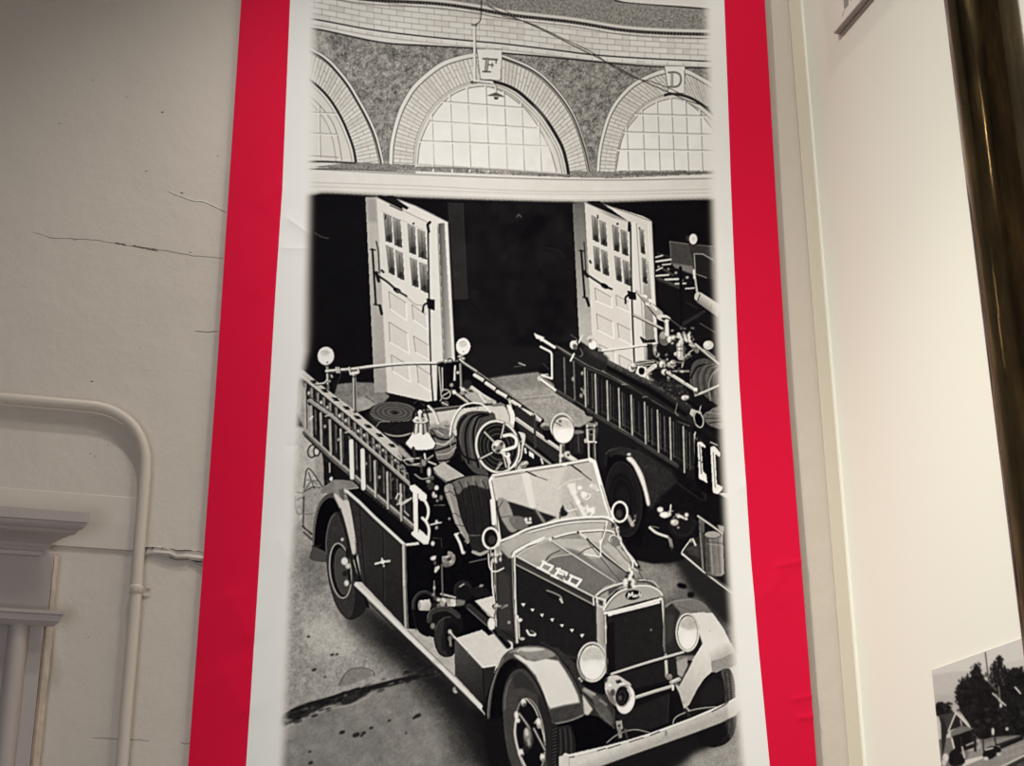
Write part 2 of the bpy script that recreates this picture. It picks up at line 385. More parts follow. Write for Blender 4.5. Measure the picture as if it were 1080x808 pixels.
    for q in pans:
        A.line([q[3],q[0],q[1]],3.2,128); A.line([q[1],q[2],q[3]],4.5,240)
        q=np.array(q,float); c=q.mean(0); A.poly(q*.86+c*.14,200)
    A.line(gap,7,35,curve=True)
    A.line(hw['rod'],9,28); A.line(hw['strap'],9,26,curve=True); A.ell(*hw['strap'][-2],20,10,26,rot=30); A.poly(hw['latch'],22); A.line(hw['hand'],9,25,curve=True)
    A.poly(hw['brk'],28); A.line(hw['h1'],6,60); A.line(hw['h2'],14,30); A.line(hw['h3'],12,30); A.line(hw['sm'],6,50)
    for p in hw['rod']: A.line([(p[0]-8,p[1]),(p[0]+12,p[1]+3)],6,35)
    if not right:
        A.line([(660,180),(650,190),(655,220)],12,40); A.ell(590,185,5,5,40); A.line([(490,107),(540,130)],5,60); A.line([(455,385),(462,392)],10,40)
        A.line([(520,470),(560,500),(600,530),(640,535)],3,130,curve=True)
    else:
        A.line([(540,182),(538,215)],11,40); A.ell(490,187,5,5,40); A.line([(372,345),(376,352)],9,40); A.ell(583,205,4,4,60)
        A.line([(590,670),(600,690),(650,690)],8,35)
def yard(A):
    # vehicle standing inside the right-hand doorway
    A.lab=7; A.t=B2
    A.poly([(330,235),(420,250),(720,420),(760,820),(520,820),(420,640),(345,560)],24,soft=2)
    A.poly([(418,155),(540,170),(700,185),(720,300),(590,330),(430,300)],60,n=8); A.poly([(418,155),(545,172),(575,325),(430,300)],72,n=8)
    A.line([(430,300),(418,155),(540,172)],4,120); A.line([(600,178),(715,190)],4,110)
    A.poly([(430,300),(575,322),(585,380),(450,330)],135,soft=1,a=.8); A.line([(340,235),(425,262)],8,60)
    A.poly([(582,235),(640,240),(705,275),(720,410),(660,400),(592,372)],40); A.line([(590,370),(582,238),(640,240),(705,278)],6,160); A.line([(592,372),(665,398)],5,140)
    A.line([(580,345),(602,500)],13,180); A.line([(574,345),(594,500)],4,60); A.line([(578,350),(582,400)],12,225)
    for x0,y0,x1,y1,w in ((325,262,370,250,9),(328,290,425,276,12),(370,312,425,306,8),(328,385,412,378,11),(388,410,475,406,13),(455,438,525,435,10),(525,470,582,466,9),(330,350,370,330,8)):
        A.line([(x0,y0),(x1,y1)],w,205,n=15)
    for x,y,r in ((460,365,9),(535,395,10),(345,325,9),(410,340,8),(505,415,6)): A.ell(x,y,r,r*.8,190,soft=.5)
    A.line([(340,405),(480,462)],22,58,n=10); A.line([(345,400),(485,455)],3,110)
    A.line([(375,340),(440,380)],14,70); A.line([(490,330),(500,700)],20,18)
    A.line([(510,700),(650,620)],20,48); A.line([(620,700),(720,760)],5,95); A.line([(530,560),(600,600)],5,60); A.line([(500,720),(620,650)],3,70)
    A.ell(540,135,14,20,60); A.ell(575,140,27,35,232); A.ell(575,140,27,35,120,w=3); A.ell(578,140,12,16,205,soft=1)
    A.poly([(585,505),(625,495),(760,580),(740,660),(600,560)],(600,580,90,650,520,200)); A.ell(605,520,20,30,190,rot=20); A.line([(700,575),(690,620)],4,120); A.line([(620,510),(605,550)],8,70)

def engine2(A):
    A.lab=4; A.t=T6
    # underside and chassis mass
    A.poly([(400,245),(620,380),(830,515),(1010,620),(1010,1000),(900,920),(790,840),(720,862),(640,868),(560,850),(500,810),(455,700),(430,560),(420,470)],20,n=5,nt='m',soft=1.2)
    A.poly([(400,245),(620,380),(700,430),(560,370),(470,400),(420,470)],30,soft=2)
    A.t=B5
    # fender
    A.cpoly([(-10,140),(10,95),(60,72),(150,80),(260,130),(370,210),(440,280),(360,380),(290,480),(280,420),(250,300),(190,190),(110,130),(40,130),(-10,200)],(0,100,38,300,300,62),n=14,nt='m')
    A.poly([(200,80),(430,230),(470,300),(360,400),(290,500),(280,400),(240,250),(170,160)],48,soft=3,n=14)
    A.line([(-10,120),(20,95),(70,85)],4,85,curve=True); 
    A.cpoly([(0,180),(40,140),(110,145),(190,210),(240,320),(260,470),(250,640),(200,800),(120,830),(60,760),(0,600)],14)
    A.ell(112,420,118,250,33,rot=-6,n=6); A.ell(112,420,118,250,52,rot=-6,w=5,soft=1)
    A.ell(105,430,85,185,22,rot=-6,soft=2); A.ell(105,430,70,150,44,rot=-6,w=3,soft=1); A.ell(110,430,45,100,30,rot=-6,soft=2)
    A.cpoly([(130,150),(165,142),(200,185),(240,260),(265,350),(285,440),(280,465),(265,455),(245,370),(215,285),(175,200)],218,soft=.5,n=15)
    A.ell(147,122,13,7,230,soft=.4); A.line([(140,535),(170,592)],26,150,soft=1.2); A.line([(160,590),(185,560)],10,170,soft=.5); A.ell(187,535,9,16,90,soft=1)
    A.line([(345,390),(430,290),(460,300)],10,40,soft=1); A.line([(450,300),(620,420),(660,425)],5,52,soft=.6); A.line([(620,330),(660,425),(655,350)],4,50)
    # running gear glints
    A.ell(500,590,95,90,30,soft=1.5); A.ell(505,600,70,60,55,w=4,soft=.8,arc=(0,160))
    for x,y,rx,ry,v in ((355,490,20,18,232),(385,525,34,20,240),(415,520,14,14,200),(450,575,28,22,175),(440,570,10,8,240),(480,535,16,12,220),(530,525,14,14,215),(475,610,7,7,190)): A.ell(x,y,rx,ry,v,soft=.5)
    A.line([(425,460),(422,505)],10,200); A.line([(410,500),(440,500)],7,160); A.line([(465,525),(530,552)],16,205,soft=.4); A.line([(500,520),(520,545)],5,60); A.line([(440,545),(480,515)],6,120)
    A.line([(285,610),(330,645),(405,672)],17,200,curve=True); A.line([(290,600),(345,612)],5,130); A.poly([(402,660),(432,690),(445,745),(420,740)],120,n=10); A.line([(433,745),(435,815)],9,140)
    A.line([(570,560),(600,580)],6,50)
    A.ell(575,705,22,24,60); A.line([(555,690),(560,730)],6,190); A.line([(575,685),(585,730)],10,215,soft=.4)
    A.t=B6
    A.poly([(150,100),(540,120),(500,190),(420,215),(300,200),(190,170)],22,soft=5)
    A.t=B6
    A.poly([(500,145),(560,60),(625,30),(650,270)],44,n=12); A.poly([(520,120),(610,80),(625,180),(560,160)],64,soft=1.5,n=15)
    A.line([(560,55),(500,140),(510,165)],8,205,curve=True); A.line([(505,155),(640,268),(740,345),(835,415)],11,218,w2=6); A.line([(515,175),(640,285)],4,60)
    A.line([(575,60),(590,95)],12,205,soft=.4); A.line([(560,75),(572,50)],7,160)
    A.poly([(612,-30),(645,-30),(660,262),(636,262)],72,n=10); A.line([(618,-20),(640,255)],7,130); A.line([(648,-20),(655,275)],6,15)
    A.poly([(648,20),(772,20),(782,290),(750,305),(690,302),(660,285)],(650,150,70,790,150,150),n=16); A.line([(690,60),(705,280)],10,165,a=.6,soft=1); A.line([(670,60),(680,270)],8,55,a=.6,soft=1); A.line([(740,60),(755,280)],12,80,a=.5,soft=1)
    A.ell(705,25,55,24,150,n=10); A.ell(705,25,55,24,60,w=5); A.line([(665,70),(775,85)],5,70,a=.8); A.line([(668,85),(770,98)],4,160,a=.6); A.line([(660,285),(700,303),(760,303),(782,288)],7,40,curve=True)
    A.t=B5
    A.line([(608,530),(680,580),(770,645)],17,60); A.line([(605,532),(690,590),(770,648)],9,200); A.poly([(612,545),(650,570),(650,640),(615,640)],90,n=20); A.poly([(735,590),(780,600),(780,640),(750,630)],150,soft=1)
    # ladder rack
    A.t=T6
    A.poly([(205,-10),(262,-60),(440,30),(640,140),(900,310),(950,345),(940,560),(840,525),(620,385),(420,262),(225,140)],27,n=5,nt='m')
    A.t=B1
    A.poly([(275,120),(480,220),(560,265),(560,545),(440,470),(280,380)],32,n=10)
    A.t=T6
    rungs=[(350,30,210),(395,60,238),(445,88,266),(495,120,297),(548,150,326),(605,180,362),(660,213,398),(713,245,432),(770,283,478),(818,315,508)]
    ex=[(262,-10,140),(303,5,168)]
    rng=np.random.RandomState(5)
    for x,a,b in rungs:
        for dx,v,w in ((10+5*rng.rand(),60+50*rng.rand(),3+3*rng.rand()),(24+8*rng.rand(),50+70*rng.rand(),2.5+2*rng.rand()),(38,46,3)):
            o=dx*.62
            A.line([(x+dx,a+o+8),(x+dx+3,b-18+o*.9-10*rng.rand())],w,v,n=14)
    A.line([(420,215),(620,338),(830,468)],3,72); A.line([(500,240),(820,440)],2,60); A.line([(380,170),(560,280),(860,450)],2,50,a=.7)
    for x,a,b in ex: A.line([(x,a),(x+5,b)],7,96,n=18)
    for x,a,b in rungs: A.line([(x+2,a+2),(x+7,b)],3,12); A.line([(x,a),(x+5,b)],6.5,160,n=22)
    A.line([(500,288),(555,325)],5,150); A.line([(605,365),(640,385)],3,110)
    for x,y in ((340,55),(350,130),(300,80),(335,150)): A.ell(x,y,6,9,150,soft=.5)
    A.line([(335,120),(352,150)],5,150); A.line([(345,110),(340,160)],4,90)
    # rails
    A.t=B1
    A.line([(290,95),(480,225),(600,275),(760,352),(1015,495),(1200,600)],22,50,curve=True,n=8); A.line([(290,92),(400,160),(500,220),(600,265),(760,345),(1010,480)],4,135,curve=True); A.line([(480,235),(600,285),(760,362),(1010,505)],3,90,curve=True)
    A.line([(310,100),(410,160)],5,120); A.line([(330,120),(420,178)],3,100)
    A.line([(580,262),(690,310),(880,432),(930,455)],6,34); A.line([(600,258),(760,352)],3,140); A.line([(730,350),(775,350)],5,140); A.line([(870,435),(915,430)],5,130); A.line([(600,250),(620,275)],5,120)
    A.line([(285,388),(440,482),(560,560),(800,703),(930,790),(1100,895)],22,62,curve=True,n=8); A.line([(290,380),(440,470),(560,545),(800,690),(930,775),(1100,880)],3.5,112,curve=True,a=.8)
    A.line([(420,470),(480,515),(500,550),(540,560)],16,30,curve=True)
    # pike poles
    A.line([(205,60),(283,108)],16,60); A.line([(165,28),(283,104)],17,222); A.poly([(145,10),(215,38),(195,55),(160,45)],225); A.line([(150,12),(195,62)],7,205)
    A.line([(190,100),(255,133),(264,150),(266,312),(200,290)],13,228); A.line([(274,140),(276,318)],4,40); A.line([(195,285),(240,285)],8,190); A.line([(205,210),(250,255)],5,70)
    A.line([(178,308),(285,388)],19,222); A.ell(180,310,10,18,190); A.line([(190,328),(282,396)],4,70)
    # suction hose
    A.t=B3
    A.poly([(-240,80),(0,245),(130,310),(300,392),(440,470),(570,562),(625,600),(600,690),(520,645),(380,560),(240,475),(120,400),(0,335),(-230,185)],40,n=12,nt='m')
    A.poly([(0,250),(300,400),(570,570),(560,590),(290,430),(0,285)],(200,325,96,178,375,50),soft=1.2,n=26,nt='f')
    A.line([(-240,82),(0,248),(130,313),(300,395),(440,473),(560,562)],6,100,curve=True,soft=.6,a=.7,n=40,nt='f')
    A.poly([(0,285),(300,440),(540,610),(525,630),(280,470),(0,315)],14,soft=1.2,a=.9)
    A.line([(0,338),(120,404),(240,480),(380,566),(520,650)],5,75,curve=True,soft=.4,a=.7)
    A.line([(250,385),(330,420),(460,510)],10,95,soft=1.5,a=.7,n=20)
    A.line([(470,540),(455,600),(475,620)],8,120,a=.8); A.line([(480,530),(465,590)],4,20)
    A.poly([(562,575),(632,600),(585,640),(550,610)],175,n=35,nt='f'); A.ell(612,648,29,50,10,rot=-14); A.ell(612,648,29,52,190,rot=-14,w=7); A.ell(606,640,28,46,70,rot=-14,w=3,arc=(90,270)); A.line([(598,702),(585,750)],8,200); A.line([(630,540),(614,605)],7,190); A.line([(625,537),(750,525)],6,140)
    A.t=B1
    A.cpoly([(385,95),(400,65),(440,60),(470,85),(600,150),(560,240),(430,170)],42,n=10); A.ell(432,110,38,46,30,rot=-20); A.ell(410,88,26,28,205,rot=-20,n=20); A.ell(420,100,16,20,90,rot=-20); A.line([(468,25),(445,72)],11,205); A.line([(412,148),(390,192)],12,215); A.line([(455,110),(470,150),(455,165)],5,120,curve=True); A.line([(395,70),(430,60)],6,240)
    A.cpoly([(480,100),(560,120),(640,170),(620,200),(520,150)],60,soft=2,n=15)
    # lamp, cross bar
    A.line([(530,100),(600,130)],24,35); A.ell(523,45,23,20,200); A.ell(537,85,30,32,240); A.ell(520,60,12,14,120,soft=.6); A.ell(537,85,30,32,110,w=3); A.line([(560,128),(612,128)],14,45); A.ell(585,120,14,12,140); A.ell(600,140,10,14,60)
    A.line([(605,132),(1000,80)],5,60); A.line([(602,124),(800,98),(1000,70)],14,225)
    A.poly([(900,80),(935,80),(945,215),(905,200)],40,n=10); A.line([(860,40),(895,62),(950,55)],12,30)
    # pump fittings / valves on deck
    A.t=B3
    A.poly([(260,330),(360,90),(520,60),(600,130),(740,230),(760,560),(640,560),(440,480),(330,400)],24,soft=2,n=8)
    A.cpoly([(300,400),(400,380),(520,440),(560,520),(440,470)],38,soft=1.5,n=30)
    # hose roll
    A.cpoly([(553,350),(575,270),(640,240),(700,255),(760,300),(770,540),(690,520),(610,450),(560,420)],78,n=10)
    for k in range(9):
        o=k*22
        A.line([(590+o,455+o*.3),(580+o,360+o*.1),(610+o,290+o*.12),(665+o,268+o*.3)],4,30 if k%2 else 118,curve=True,a=.8)
    A.line([(560,370),(600,300),(650,278)],14,35,curve=True); A.line([(690,520),(680,420),(700,350),(745,310)],7,130,curve=True)
    A.line([(587,150),(740,280)],22,60); A.line([(590,145),(745,275)],14,185); A.line([(500,300),(520,240),(560,192),(610,175),(665,190),(720,235)],8,160,curve=True)
    A.ell(676,152,34,30,195,n=15); A.ell(668,145,20,16,225,soft=1); A.line([(560,140),(600,190)],30,110,n=30); A.line([(550,150),(585,160)],8,200)
    A.line([(590,488),(660,460),(745,422)],22,50); A.line([(590,484),(650,462),(745,420)],15,190,curve=True)
    A.line([(640,640),(700,580),(760,560)],6,150,curve=True); A.cpoly([(640,625),(700,580),(770,560),(780,700),(690,690)],92,n=25); A.line([(650,640),(760,640)],6,50); A.line([(660,600),(770,610)],5,150,a=.7); A.line([(680,670),(770,660)],8,45)
    A.line([(585,705),(690,790)],30,20); A.line([(470,660),(550,690)],10,70,n=30)
    rng=np.random.RandomState(9)
    for cx,cy,rx,ry,v in ((168,300,26,30,225),(180,285,20,14,250),(310,275,26,26,232),(372,278,24,26,230),(428,280,34,16,228),(440,265,20,12,245),(385,330,22,20,225),(335,216,16,16,225),(322,190,9,30,190),(520,502,26,16,235),(535,500,10,12,250),(590,455,17,18,215),(460,210,12,14,235),(412,365,10,10,200)):
        A.ell(cx+3,cy+4,rx+4,ry+4,25,soft=.5); A.ell(cx,cy,rx,ry,v,soft=.5); A.ell(cx+rx*.2,cy+ry*.3,rx*.5,ry*.4,v*.5,soft=.6)
    A.ell(265,275,80,18,45); A.ell(265,270,75,14,150,w=7); A.line([(200,275),(330,262)],6,190)
    A.ell(238,328,34,34,215); A.ell(232,325,22,26,18); A.ell(232,325,24,28,235,w=6,arc=(20,200)); A.line([(265,330),(320,290)],30,190,n=30); A.line([(280,345),(300,340)],10,140)
    A.line([(400,335),(500,398),(588,452)],34,40); A.line([(402,332),(500,394),(585,448)],20,175); A.line([(408,328),(580,436)],6,235); A.ell(590,448,14,14,225)
    A.line([(420,325),(550,325)],14,120,n=30); A.line([(440,260),(500,270),(545,230)],8,110); A.line([(350,240),(420,290)],8,130)
    # monitor
    A.ell(385,105,38,50,95,n=20); A.ell(375,85,22,25,150,soft=1); A.ell(432,112,30,28,225,soft=.6); A.ell(440,120,16,14,120,soft=.8); A.ell(445,160,34,40,35); 
    A.line([(490,150),(495,225)],56,165,n=25); A.line([(480,130),(482,225)],14,225); A.line([(512,140),(515,225)],10,60); A.ell(495,175,30,14,90,w=5)
    A.line([(478,80),(500,130)],26,205); A.line([(512,80),(535,125)],24,200); A.line([(543,85),(555,125)],22,205); A.line([(495,75),(520,130)],6,40); A.line([(530,85),(545,130)],5,40)
    for k in range(46):
        x=430+rng.rand()*150;y=35+rng.rand()*110
        A.ell(x,y,3+7*rng.rand(),3+6*rng.rand(),rng.choice([20,40,190,235]),soft=.4)
    for k in range(40):
        x=290+rng.rand()*280;y=200+rng.rand()*140
        A.ell(x,y,3+6*rng.rand(),3+6*rng.rand(),rng.choice([18,30,130,220]),soft=.4)
    for k in range(30):
        x=340+rng.rand()*200;y=380+rng.rand()*110
        A.ell(x,y,4+10*rng.rand(),3+6*rng.rand(),rng.choice([14,40,70,100]),soft=.6)
    A.t=B2
    A.line([(178,645),(375,742)],20,70); A.line([(180,642),(370,735)],13,185)
    A.line([(200,490),(355,650)],18,50,w2=60); A.line([(198,486),(350,640)],14,165,w2=48); A.line([(205,490),(330,610)],5,230,w2=12); A.ell(252,525,18,15,235); A.ell(282,562,28,24,240); A.ell(290,570,14,10,150,soft=.6); A.line([(240,535),(270,555)],22,150)
    A.ell(378,665,48,22,205,rot=12); A.ell(395,675,34,12,40,rot=12); A.line([(400,690),(402,770)],34,215); A.line([(415,690),(420,780)],10,45); A.line([(388,700),(385,760)],6,110); A.line([(430,680),(510,740)],10,70)
    # white letters on the side
    A.t=B5
    A.poly([(585,20),(680,60),(700,400),(620,360),(585,290)],13)
    A.poly([(603,40),(628,38),(655,62),(655,78),(628,66),(640,235),(662,255),(669,313),(614,280)],228); A.line([(617,60),(630,250)],6,35); A.line([(612,160),(640,180)],6,60); A.poly([(615,262),(660,270),(666,308),(616,284)],232)
    A.poly([(690,75),(716,66),(755,110),(752,140),(722,118),(732,318),(765,335),(772,350),(738,385),(706,372)],228); A.line([(708,110),(722,340)],5,60); A.poly([(718,362),(770,335),(766,360),(740,386),(712,378)],238)
    A.line([(690,40),(735,60)],8,160)
def engine1_rear(A):
    A.lab=3
    # loose gear behind the rear fender
    A.t=A3
    A.cpoly([(122,350),(180,330),(240,350),(235,420),(200,560),(190,690),(130,640),(118,560)],150,n=26)
    A.line([(130,340),(160,215),(260,345)],8,60,curve=True); A.line([(160,240),(200,350)],7,70); A.line([(150,290),(230,300)],5,80); A.line([(135,360),(180,300),(215,320)],10,110,curve=True); A.line([(130,370),(190,340),(240,345)],5,50,curve=True)
    A.line([(75,370),(130,380)],5,110,soft=.5); A.line([(70,400),(75,480),(100,520),(125,500)],6,110,curve=True,soft=.6); A.line([(75,430),(110,410),(130,420)],5,90,curve=True,soft=.6); A.ell(98,495,20,25,130,w=5,soft=.6)
    A.line([(65,180),(70,290),(75,360)],4,150,curve=True,soft=.6); A.line([(130,400),(125,600),(180,655)],8,60); A.line([(128,640),(185,690)],12,70,soft=.5); A.line([(140,520),(195,515)],4,90)
    A.line([(120,600),(130,610),(185,652)],9,45)
    A.ell(185,100,28,42,75,w=11,rot=10); A.ell(212,105,14,20,215,soft=.5); A.ell(215,100,20,32,50,w=10); A.line([(240,60),(260,150)],10,60)
    A.poly([(270,140),(300,140),(318,320),(280,330)],28); A.line([(300,180),(302,240)],9,170); A.ell(312,285,11,14,210); A.ell(280,160,14,14,40); A.line([(285,300),(310,330)],14,60)
    # fender + wheel
    A.poly([(250,345),(330,290),(440,290),(520,360),(520,480),(400,420),(330,385),(240,380)],118,n=14)
    A.poly([(320,170),(450,250),(460,300),(340,285)],26)
    A.cpoly([(185,735),(192,600),(215,480),(255,410),(320,378),(375,410),(420,520),(455,640),(470,820),(190,830)],78)
    A.cpoly([(198,730),(208,600),(232,490),(270,430),(315,410),(350,450),(400,580),(430,700),(440,830),(198,735)],12)
    A.line([(190,720),(200,600),(222,480),(262,405),(320,372),(350,382)],6,110,curve=True)
    A.cpoly([(330,388),(355,395),(395,440),(430,520),(455,610),(472,770),(450,780),(430,690),(405,590),(375,490)],196,soft=.4,n=12)
    A.line([(372,470),(410,590),(435,700),(448,780)],5,60,curve=True)
    A.poly([(330,290),(420,330),(405,420),(370,430),(335,380)],130,soft=1,n=12); A.poly([(360,360),(400,345),(400,430),(375,430)],95,soft=.5)
    A.poly([(195,728),(255,728),(215,740)],60,soft=1)
    A.t=G0
    A.cpoly([(343.5,585),(343.5,566),(347,548),(353,540),(359,541),(364,552),(369,575),(375,600),(383,622),(386,642),(376,652),(366,653),(355,640),(347,615)],40)
    A.cpoly([(343.5,585),(343.5,566),(347,549),(353,541),(357,543),(363,560),(369,590),(374,618),(373,642),(368,652),(360,646),(351,628),(346,606)],60,n=6)
    A.line([(369,560),(376,595),(388,640)],3,22,curve=True,soft=.5); A.line([(344.3,585),(344.3,567),(348,550),(353,542)],.8,100,curve=True)
    A.ell(359,602,11.5,30,24,rot=-6); A.ell(359,602,11,29,160,rot=-6,w=1.4); A.ell(361,603,8.5,25,72,rot=-6); A.line([(366,580),(369,615)],3,30,soft=.6)
    A.ell(363.5,592,3.5,4,225,soft=.3); A.ell(367,597,2.6,3,200,soft=.3); A.ell(365.5,615,2.4,3,220,soft=.3); A.ell(361,569,1.4,1.5,230,soft=.3); A.ell(364,605,3,3,40,soft=.3)
    A.t=A3
    A.cpoly([(330,388),(355,395),(395,440),(430,520),(455,610),(474,770),(452,780),(430,690),(405,590),(375,490)],200,soft=.4,n=12)
    A.line([(372,480),(405,592),(428,690),(446,780)],6,40,curve=True)
    # side locker
    A.t=G0
    A.poly([(365,518),(427,575),(428.5,666),(384,624),(383,600),(376,560),(369,530)],(370,540,62,428,640,42),n=5)
    A.poly([(382,536),(427,575),(428,610),(384,580)],52,soft=2,a=.7)
    A.poly([(365,518),(380,532),(386,600),(386,626),(383,622),(378,590),(374,562),(370,538)],56,n=10); A.line([(379.5,535),(380.5,560),(386,622)],.9,28)
    A.line([(404,556),(405,643)],.8,26); A.line([(405,557),(406,643)],.5,72)
    A.t=T7
    A.line([(360,84),(385,77),(410,74)],7,215); A.line([(383,66),(390,92)],6,215); A.ell(386,77,8,7,245); A.line([(362,92),(410,84)],4,25,a=.7)
    A.t=A3
    A.poly([(410,355),(500,340),(870,650),(905,712),(800,722)],17); A.line([(500,345),(640,450),(850,640)],8,70,curve=True,a=.6)
    A.line([(400,365),(408,400)],8,170); A.line([(405,358),(500,440),(600,540),(800,724)],19,225); A.line([(405,355),(490,345)],8,150); A.line([(800,724),(905,712)],15,222)
    A.line([(398,380),(790,735)],4,25,a=.7)
    A.t=C1
    A.poly([(30,40),(400,0),(640,0),(640,620),(430,700),(60,600)],13,n=4,nt='m')
    A.line([(40,35),(44,300),(55,600)],26,160,n=15); A.line([(48,35),(52,300),(60,598)],5,40); A.line([(30,35),(36,300)],5,225)
    # running board
    A.t=T7
    A.poly([(285,150),(310,150),(470,318),(520,316),(650,420),(645,485),(760,600),(752,625),(640,505),(470,345),(330,205)],190,n=14)
    A.poly([(470,322),(520,318),(660,425),(648,490)],172,n=22,nt='m')
    A.line([(290,158),(380,245),(470,335),(600,460),(752,612)],13,222); A.line([(292,178),(470,355),(600,482),(748,628)],4,40); A.line([(476,322),(560,405),(645,488)],3,110)
    A.ell(643,535,6,10,150,soft=.5); A.ell(648,543,5,4,220,soft=.4)
    A.t=C1
    A.line([(470,440),(620,570),(730,700)],44,52); A.line([(465,455),(600,575),(720,720)],5,110); A.line([(600,560),(735,705)],18,16)
    A.poly([(510,402),(628,370),(645,400),(636,530),(600,500)],208,n=12); A.line([(510,402),(600,490),(640,530)],4,90)
    # coiled hoses and lamp gear on the running board
    A.cpoly([(90,450),(100,390),(140,345),(190,335),(245,370),(260,460),(230,480),(230,610),(190,640),(130,600),(105,520)],16)
    A.line([(100,455),(105,400),(140,355),(190,345),(235,370)],22,52,curve=True,n=8); A.line([(95,450),(100,395),(140,345),(190,337)],4,90,curve=True)
    A.poly([(140,400),(208,392),(222,430),(208,468),(145,466)],(140,400,232,200,470,150)); A.ell(142,432,9,33,150); A.line([(100,480),(120,600)],5,45)
    A.cpoly([(190,520),(200,480),(240,447),(300,437),(360,450),(420,500),(430,600),(360,620),(230,580)],26)
    A.line([(205,535),(215,490),(250,465),(310,455),(360,470),(400,505)],34,62,curve=True,n=8); A.line([(195,520),(205,482),(245,447),(305,438),(360,450)],5,98,curve=True)
    A.cpoly([(240,680),(238,600),(265,540),(310,510),(370,520),(410,580),(400,680),(370,760),(320,778),(270,755)],30)
    A.cpoly([(245,660),(250,590),(280,540),(310,520),(300,600),(300,700),(330,770),(275,745)],54,soft=1.2); A.line([(245,600),(270,545),(310,515),(350,510)],6,85,curve=True,soft=.4)
    A.ell(365,640,50,95,20,soft=1); A.ell(345,608,13,14,205,soft=.4); A.line([(340,600),(378,650)],12,185); A.line([(345,650),(350,700)],14,130,soft=1); A.ell(345,650,14,18,110,soft=.8); A.ell(230,570,16,20,120,soft=.8)
    A.ell(300,680,14,60,36,soft=1)
    A.ell(430,330,62,66,44,rot=20,soft=.6); A.ell(440,350,55,50,26,rot=20,soft=1.5); A.line([(410,308),(438,290)],7,190,soft=.4); A.line([(500,328),(565,298)],11,110,soft=.5); A.ell(552,305,9,14,150,soft=.5); A.cpoly([(470,330),(560,310),(620,360),(520,380)],30,soft=1.5)
    A.poly([(310,385),(380,390),(390,435),(330,440)],(310,380,120,350,440,190),n=20); A.poly([(350,390),(385,395),(380,440),(355,440)],205); A.poly([(385,390),(450,400),(440,430),(390,440)],110,soft=1,n=20)
    A.line([(285,356),(380,380)],12,180); A.line([(285,366),(375,390)],4,30)
    rng=np.random.RandomState(21)
    for x,y,r,v in ((250,385,18,70),(270,395,14,200),(300,395,16,210),(235,360,10,150),(295,420,22,150),(265,430,12,120),(240,430,20,40),(310,405,8,240)): A.ell(x,y,r,r*.9,v,soft=.5)
    A.line([(290,160),(296,370)],11,95); A.line([(240,270),(240,370)],9,110); A.ell(240,315,8,12,190,soft=.4)
    A.line([(228,28),(262,60),(300,95),(350,135)],20,150,w2=26); A.line([(232,22),(290,78)],7,60); A.ell(232,18,13,16,210); A.ell(335,122,46,50,125,n=40,nt='f'); A.line([(300,90),(350,130)],26,170); A.line([(310,95),(345,120)],8,225); A.ell(340,125,18,14,60,soft=.6); A.ell(350,140,10,8,190,soft=.4); A.ell(320,165,30,14,95,soft=1,n=30)
    for x,y,rx,ry,v in ((240,100,12,22,235),(232,120,18,12,225),(255,190,12,18,200),(268,180,8,12,235),(248,205,8,12,215),(245,150,10,14,90)): A.ell(x,y,rx,ry,v,soft=.4)
    # tool box
    A.t=T7
    A.poly([(643,345),(745,455),(752,600),(645,485)],(650,380,78,745,580,42),n=6); A.poly([(745,455),(790,448),(770,600),(752,605)],46)
    A.poly([(648,350),(742,320),(825,395),(790,445),(745,455)],206,n=10,nt='m'); A.line([(645,347),(745,455),(790,447)],5,240); A.line([(745,458),(751,600)],4,25); A.line([(690,395),(692,410)],4,120,a=.5); A.line([(655,365),(740,455)],6,90,a=.5)
    A.poly([(560,430),(600,420),(600,440),(570,445)],120,soft=2,a=.3)

